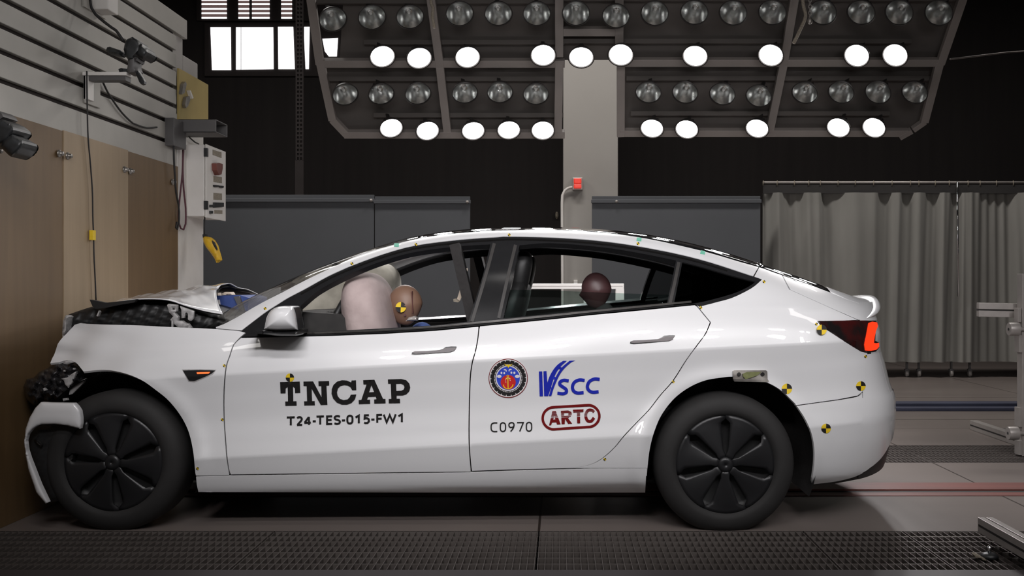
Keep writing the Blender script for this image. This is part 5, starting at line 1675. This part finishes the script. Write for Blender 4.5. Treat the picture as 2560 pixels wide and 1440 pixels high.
# blue road-shaped letter mark
vs = [(E([(1078, 394), (1126, 392), (1138, 750), (1090, 753)]), [], 0, 0.0), (E([(1144, 391), (1188, 388), (1200, 555)] + curve_pts([(1200, 555), (1235, 460), (1290, 365), (1350, 295), (1425, 243)], 20)[1:] + [(1480, 242)] + curve_pts([(1480, 242), (1400, 315), (1340, 395), (1295, 490), (1262, 590), (1235, 680), (1212, 749)], 20)[1:] + [(1155, 750)]), [], 0, 0.0),
      (E([(1520, 240), (1606, 237)] + curve_pts([(1606, 237), (1540, 265), (1450, 345), (1385, 430), (1335, 530), (1290, 640), (1258, 748)], 20)[1:] + [(1222, 749)] + curve_pts([(1222, 749), (1255, 640), (1300, 520), (1350, 420), (1410, 335), (1520, 240)], 20)[1:-1]), [], 0, 0.0)]
for pl in ([(1396, 330), (1378, 362)], [(1304, 470), (1290, 505)], [(1238, 612), (1230, 640)]):
    vs.append((E(ribbon(pl, 44, smooth=False)[0]), [], 0, 0.0))
for pl in ([(1508, 530), (1440, 520), (1388, 542), (1380, 582), (1420, 615), (1468, 650), (1474, 690), (1430, 714), (1345, 706)], [(1737, 522), (1660, 516), (1592, 548), (1562, 612), (1577, 672), (1632, 704), (1722, 699)], [(1953, 508), (1880, 502), (1810, 536), (1778, 600), (1792, 660), (1850, 692), (1938, 686)]):
    vs.append((E(ribbon(pl, 46)[0]), [], 0, 0.0))
decal('blue_letter_mark', vs, ['blue_ink'], rd, step=5)
# red rounded frame with four letters
ring = [(1292, 908)] + [(1292 + (1790 - 1292) * t, 908 - 29 * t) for t in (0.25, 0.5, 0.75)] + [(1792 + 157 * math.sin(t), 1036 - 157 * math.cos(t)) for t in np.linspace(0, math.pi, 14)] + [(1790 - (1790 - 1292) * t, 1193 + 33 * t) for t in (0.25, 0.5, 0.75)] + [(1292 - 159 * math.sin(t), 1068 + 159 * math.cos(t)) for t in np.linspace(0, math.pi, 14)][:-1]
o_, hh = ribbon(ring, 36, True, 18)
ar = [(E(o_), [E(q) for q in hh], 0, 0.0),
      (E([(1272, 968), (1322, 965), (1392, 1155), (1340, 1158), (1328, 1126), (1268, 1129), (1255, 1168), (1226, 1170)]), [E([(1300, 1035), (1316, 1085), (1284, 1088)])], 0, 0.0),
      (E([(1395, 960), (1500, 955), (1545, 975), (1553, 1015), (1532, 1050), (1496, 1065), (1558, 1145), (1500, 1148), (1455, 1078), (1450, 1152), (1406, 1154)]), [E([(1442, 992), (1495, 990), (1508, 1010), (1490, 1032), (1442, 1034)])], 0, 0.0),
      (E([(1568, 945), (1720, 938), (1722, 985), (1672, 988), (1672, 1140), (1630, 1142), (1626, 990), (1572, 992)]), [], 0, 0.0),
      (E(ribbon([(1874, 978), (1835, 950), (1788, 955), (1757, 1000), (1757, 1060), (1785, 1106), (1832, 1108), (1872, 1060)], 42)[0]), [], 0, 0.0)]
BANDS = []
for yy, ww in ((972, 5), (991, 6.5), (1009, 7.5), (1027, 8.5), (1046, 9.5)):
    (x0, y0), (x1, y1) = E([(1215, yy + 16), (1895, yy - 18)])
    BANDS.append((x0, y0, x1, y1, ww / 5.76))
ar = [ar[0]] + [q_ + (BANDS,) for q_ in ar[1:]]
decal('red_framed_mark', ar, ['red_ink'], rd, step=5)

# bracket bolted over the rear arch
bk = body_panel('latch_bracket', [(1831, 927), (1835, 925), (1914, 925.5), (1917, 928), (1918, 953), (1832, 951)], 'steel', car, off=0.012, step=6, thick=0.012)
body_panel('olive_strap', [(1855, 933), (1865, 929), (1901, 929), (1890, 938), (1872, 944), (1862, 947), (1856, 940)], 'olive', bk, off=0.022, step=4, thick=0.010)
body_panel('bracket_lip', [(1831, 945), (1917, 947), (1921, 953), (1916, 954.5), (1834, 953)], 'steel', bk, off=0.020, step=5, thick=0.018)
for px in (1846, 1905):
    body_panel('screw', circle(px, 935, 5, 5, 12), 'chrome_dark', bk, off=0.016, step=3, thick=0.004)

# ---- inside
def yd(d): return d
dash = slab('dashboard', [(600, 812), (640, 790), (700, 782), (760, 780), (850, 786), (870, 800), (868, 850), (600, 850)], 4.98, 6.25, 'interior', car, 0.0)
def seat(y, name='front_seat'):
    s_ = thing_part = None
    x = -0.46
    b = MB()
    b.ell((x - 0.22, y, 0.55), 0.30, 0.25, 0.10, p=0.6)
    so = b.build('front_seat', 'seat', car, True)
    bk_ = MB()
    def lean(q):
        return Vector((q.x + (q.z) * 0.33, q.y, q.z))
    bk_.ell((x + 0.12, y, 0.84), 0.085, 0.24, 0.36, p=0.6, fn=lean)
    bk_.build('backrest', 'seat', so, True)
    hd = MB().ell((x + 0.245, y, 1.215), 0.06, 0.14, 0.125, p=0.65, fn=lambda q: Vector((q.x + q.z * 0.2, q.y, q.z)))
    hd.build('headrest', 'seat', so, True)
    return so
seat(YC - 0.38)
seat(YC + 0.38)
rs_ = MB().ell((0.50, YC, 0.5), 0.28, 0.64, 0.12, p=0.5).build('rear_seat', 'seat', car, True)
rbk = MB().ell((0.76, YC, 0.78), 0.10, 0.64, 0.30, p=0.5, fn=lambda q: Vector((q.x + q.z * 0.4, q.y, q.z))).build('rear_backrest', 'seat', rs_, True)
for yy in (-0.40, 0.0, 0.40):
    MB().ell((0.86, YC + yy, 1.15), 0.06, 0.13, 0.085, p=0.7).build('rear_headrest', 'seat', rs_, True)
MB().box(0.95, 1.40, YC - 0.60, YC + 0.60, 0.93, 0.95).build('parcel_shelf', 'interior', car)
# steering wheel and airbags
sw = MB()
cw = Vector((-1.16, YC - 0.38, 0.955))
ring_ = [cw + Vector((0.07 * math.cos(t), 0.185 * math.sin(t), 0.175 * math.cos(t))) for t in np.linspace(0, 2 * math.pi, 40)]
sw.tube(ring_, 0.017, 10, cap=False)
sw.ell(cw, 0.03, 0.07, 0.06, 16, 10)
sw.bar(cw, cw + Vector((0, 0.18, 0)), 0.03, 0.02).bar(cw, cw + Vector((0, -0.18, 0)), 0.03, 0.02).bar(cw, cw + Vector((-0.3, 0, -0.08)), 0.06, 0.06)
sw.build('steering_wheel', 'black', car, True)
slab('column_shroud', [(815, 780), (855, 772), (880, 790), (884, 826), (835, 828), (820, 800)], 5.14, 5.34, 'black', car, 0.02, 10, 8)
def bag_fn(q):
    # lens-shaped cushion leaning with the wheel, wrinkled at the seam
    k_ = 1 + 0.012 * math.sin(q.y * 60) * (1 if q.x < 0 else 0.2)
    return Vector((q.x * k_ + (-q.z) * 0.14, q.y, q.z))
ab = MB().ell((-0.985, YC - 0.38, 0.955), 0.128, 0.30, 0.275, 48, 32, p=0.72, fn=bag_fn)
ab.build('driver_airbag', 'airbag', car, True)
MB().ell((-1.40, YC + 0.36, 1.03), 0.20, 0.30, 0.15, 32, 22, p=0.85, fn=lambda q: Vector((q.x, q.y, q.z + 0.014 * math.sin(q.x * 42 + q.y * 20) + q.x * 0.28))).build('passenger_airbag', 'airbag_w', car, True)
MB().ell((-1.16, YC + 0.42, 1.12), 0.19, 0.26, 0.17, 32, 22, p=0.8, fn=lambda q: Vector((q.x, q.y, q.z + q.x * 0.2))).build('passenger_airbag', 'airbag_w', car, True)
MB().tube([P(810 + 13 * math.cos(t), 812 + 17 * math.sin(t), 5.1) for t in np.linspace(math.pi * 0.55, math.pi * 2.3, 16)], 0.006, 8).build('trim_loop', 'belt', car, True)
# belts on the B-pillar
slab('seat_belt', [(1166, 671), (1169, 671), (1165, 710), (1157, 735), (1150, 752), (1141, 752), (1148, 730), (1156, 700)], 4.98, 4.985, 'belt', car, 0.0)
slab('belt_buckle', [(1133, 748), (1140, 746), (1150, 752), (1146, 756), (1134, 754)], 4.97, 4.985, 'label_beige', car, 0.0)
for s_ in (-1, 1):
    bp_ = MB()
    bp_.bar((-0.52, YC + s_ * 0.66, 1.36), (-0.42, YC + s_ * 0.70, 0.95), 0.13, 0.05, up=(1, 0, 0)).bar((-0.42, YC + s_ * 0.72, 0.97), (-0.40, YC + s_ * 0.76, 0.3), 0.14, 0.05, up=(1, 0, 0))
    bp_.build('pillar_trim', 'liner', car)
for x0_, x1_, ht in ((-0.62, 0.30, 0.0),):
    pass

# blue box with labels seen under the lifted bonnet
bx = thing('equipment_box', 'blue equipment box with a white label under the lifted bonnet edge', 'box', P(580, 790, 5.7))
slab('box', [(530, 741), (545, 739), (600, 738), (622, 745), (616, 800), (534, 800)], 5.60, 5.95, 'blue_box', bx)
slab('label', [(534, 750), (549, 749), (551, 763), (537, 763)], 5.595, 5.60, 'white_ink', bx)
for pts in ([(533, 733), (544, 732), (545, 739), (534, 740)], [(554, 734), (562, 730), (576, 730), (580, 737), (556, 740)]):
    slab('connector', pts, 5.62, 5.68, 'belt', bx, 0.01, 4, 3)
slab('strap', [(584, 742), (598, 740), (608, 768), (612, 786), (600, 788), (596, 768)], 5.58, 5.60, 'grey_steel', bx)

# ================================================================= DUMMIES
def skin_body(name, m_, nodes, edges, parent):
    me = bpy.data.meshes.new(name)
    me.from_pydata([n[:3] for n in nodes], edges, [])
    me.materials.append(M[m_])
    o = bpy.data.objects.new(name, me)
    COL.objects.link(o)
    sm_ = o.modifiers.new('skin', 'SKIN')
    sm_.use_smooth_shade = True
    sv = me.skin_vertices[0].data
    for i, n in enumerate(nodes):
        sv[i].radius = (n[3], n[4] if len(n) > 4 else n[3])
        sv[i].use_root = (i == 0)
    sb = o.modifiers.new('smooth', 'SUBSURF')
    sb.levels = 2
    sb.render_levels = 2
    if parent:
        attach(o, parent)
    return o
def head_mesh(name, c, r, m_, parent, face=-1, tilt=0.25, nose=True):
    """dummy head: cranium, jaw, brow, nose and ear in one surface, looking along -x"""
    def fn(q):
        x, y, z = q.x / r, q.y / r, q.z / r
        fx = x * face
        if z < 0:
            y *= 1 + 0.22 * z
            x *= 1 + (0.10 * z if fx > 0 else 0.30 * z)
        if fx > 0:
            x = face * (abs(x) * (1 - 0.06 * math.exp(-((z - 0.1) / 0.22) ** 2) * (1 - abs(y))))
            if nose:
                x += face * 0.20 * math.exp(-((z + 0.18) / 0.20) ** 2 - (y / 0.20) ** 2)
                x += face * 0.05 * math.exp(-((z + 0.52) / 0.09) ** 2 - (y / 0.35) ** 2)
                x += face * 0.05 * math.exp(-((z + 0.95) / 0.16) ** 2 - (y / 0.4) ** 2)
        ear = math.exp(-((fx + 0.12) / 0.14) ** 2 - ((z + 0.08) / 0.22) ** 2)
        y += math.copysign(0.06 * ear, y) if abs(y) > 0.5 else 0
        v = Vector((x * r, y * r, z * r))
        return Matrix.Rotation(tilt * face, 4, 'Y') @ v
    q = MB().ell((0, 0, 0), r * 1.02, r * 0.80, r * 1.22, 44, 32)
    q.v = []
    q.f = []
    q.ell(c, r * 1.02, r * 0.80, r * 1.22, 44, 32, fn=fn)
    return q.build(name, m_, parent, True)
yd_ = YC - 0.38
dm = thing('crash_test_dummy', 'brown crash test dummy in blue shirt with face in the driver airbag', 'dummy', (-0.55, yd_, 0.6))
ch = P(1014, 763, yd_)
nodes = [(-0.52, yd_, 0.62, .14, .15), (-0.57, yd_, 0.72, .13, .16), (-0.66, yd_, 0.81, .11, .16), (-0.715, yd_, 0.885, .07, .08), (-0.765, yd_, 0.965, .056),
         (-0.68, yd_ - 0.19, 0.80, .062), (-0.86, yd_ - 0.25, 0.70, .050), (-1.08, yd_ - 0.17, 0.80, .036), (-0.68, yd_ + 0.19, 0.80, .062), (-0.86, yd_ + 0.25, 0.70, .050), (-1.08, yd_ + 0.17, 0.80, .036),
         (-0.62, yd_ - 0.12, 0.60, .10), (-1.02, yd_ - 0.16, 0.66, .08), (-1.30, yd_ - 0.14, 0.36, .055), (-0.62, yd_ + 0.12, 0.60, .10), (-1.02, yd_ + 0.16, 0.66, .08), (-1.30, yd_ + 0.14, 0.36, .055)]
edges = [(0, 1), (1, 2), (2, 3), (3, 4), (2, 5), (5, 6), (6, 7), (2, 8), (8, 9), (9, 10), (0, 11), (11, 12), (12, 13), (0, 14), (14, 15), (15, 16)]
skin_body('body', 'blue_cloth', nodes, edges, dm)
hd = head_mesh('head', ch, 0.088, 'vinyl', dm, -1, 0.12)
HR = 0.088
def head_disc(px, py, r, m2, parent, name):
    pts, f, _ = fill2d(circle(px, py, r, r, 24), step=4)
    return pts, f
# quartered marker on the cheek
V, Fc, MI = [], [], []
mcx, mcy = 1002, 768
for q_ in range(4):
    a0 = q_ * math.pi / 2 + 0.06
    pts = [(mcx, mcy)] + circle(mcx, mcy, 13, 13, 8, a0, a0 + math.pi / 2)
    base_i = len(V)
    for a_, b_ in pts:
        V.append(P(a_, b_, yd_ - HR * 0.80 - 0.004 + 0.0016 * ((a_ - mcx) / 13) ** 2 + 0.001 * ((b_ - mcy) / 13) ** 2))
    Fc.append(tuple(range(base_i, len(V))))
    MI.append(0 if q_ in (0, 2) else 1)
put('target_marker', V, face_front(V, [f[:3] for f in Fc]) and [tuple(f) for f in Fc], ['yellow', 'mblack'], hd, False, MI)
slab('seam', [(1028.5, 728), (1030.5, 728), (1033, 782), (1031, 783)], yd_ - HR * 0.74, yd_ - HR * 0.5, 'skin_seam', hd)
slab('chin_screw', circle(1012, 788, 2.6, 2.6, 10), yd_ - HR * 0.72, yd_ - HR * 0.5, 'cable_red', hd, step=2)
slab('shoulder_bolt', [(1014, 803), (1022, 793), (1036, 790), (1044, 795), (1043, 802), (1028, 803)], yd_ - 0.14, yd_ - 0.10, 'alu', dm, 0.012, 6, 3)

yp_ = YC - 0.30
pd = thing('rear_dummy', 'dark brown crash test dummy head showing above the half lowered rear window', 'dummy', (0.2, yp_, 0.5))
cp_ = P(1491, 727, yp_)
nodes = [(0.36, yp_, 0.62, .12, .14), (0.33, yp_, 0.78, .11, .15), (0.28, yp_, 0.95, .10, .16), (0.235, yp_, 1.02, .06), (0.215, yp_, 1.06, .05), (0.28, yp_ - 0.17, 0.93, .05), (0.12, yp_ - 0.20, 0.74, .042), (-0.06, yp_ - 0.14, 0.68, .032),
         (0.28, yp_ + 0.17, 0.93, .05), (0.12, yp_ + 0.20, 0.74, .042), (-0.06, yp_ + 0.14, 0.68, .032), (0.30, yp_ - 0.1, 0.60, .085), (-0.04, yp_ - 0.12, 0.62, .065), (-0.14, yp_ - 0.12, 0.36, .05), (0.30, yp_ + 0.1, 0.60, .085), (-0.04, yp_ + 0.12, 0.62, .065), (-0.14, yp_ + 0.12, 0.36, .05)]
edges = [(0, 1), (1, 2), (2, 3), (3, 4), (2, 5), (5, 6), (6, 7), (2, 8), (8, 9), (9, 10), (0, 11), (11, 12), (12, 13), (0, 14), (14, 15), (15, 16)]
skin_body('body', 'interior', nodes, edges, pd)
head_mesh('head', cp_, 0.080, 'vinyl_dk', pd, -1, 0.1)
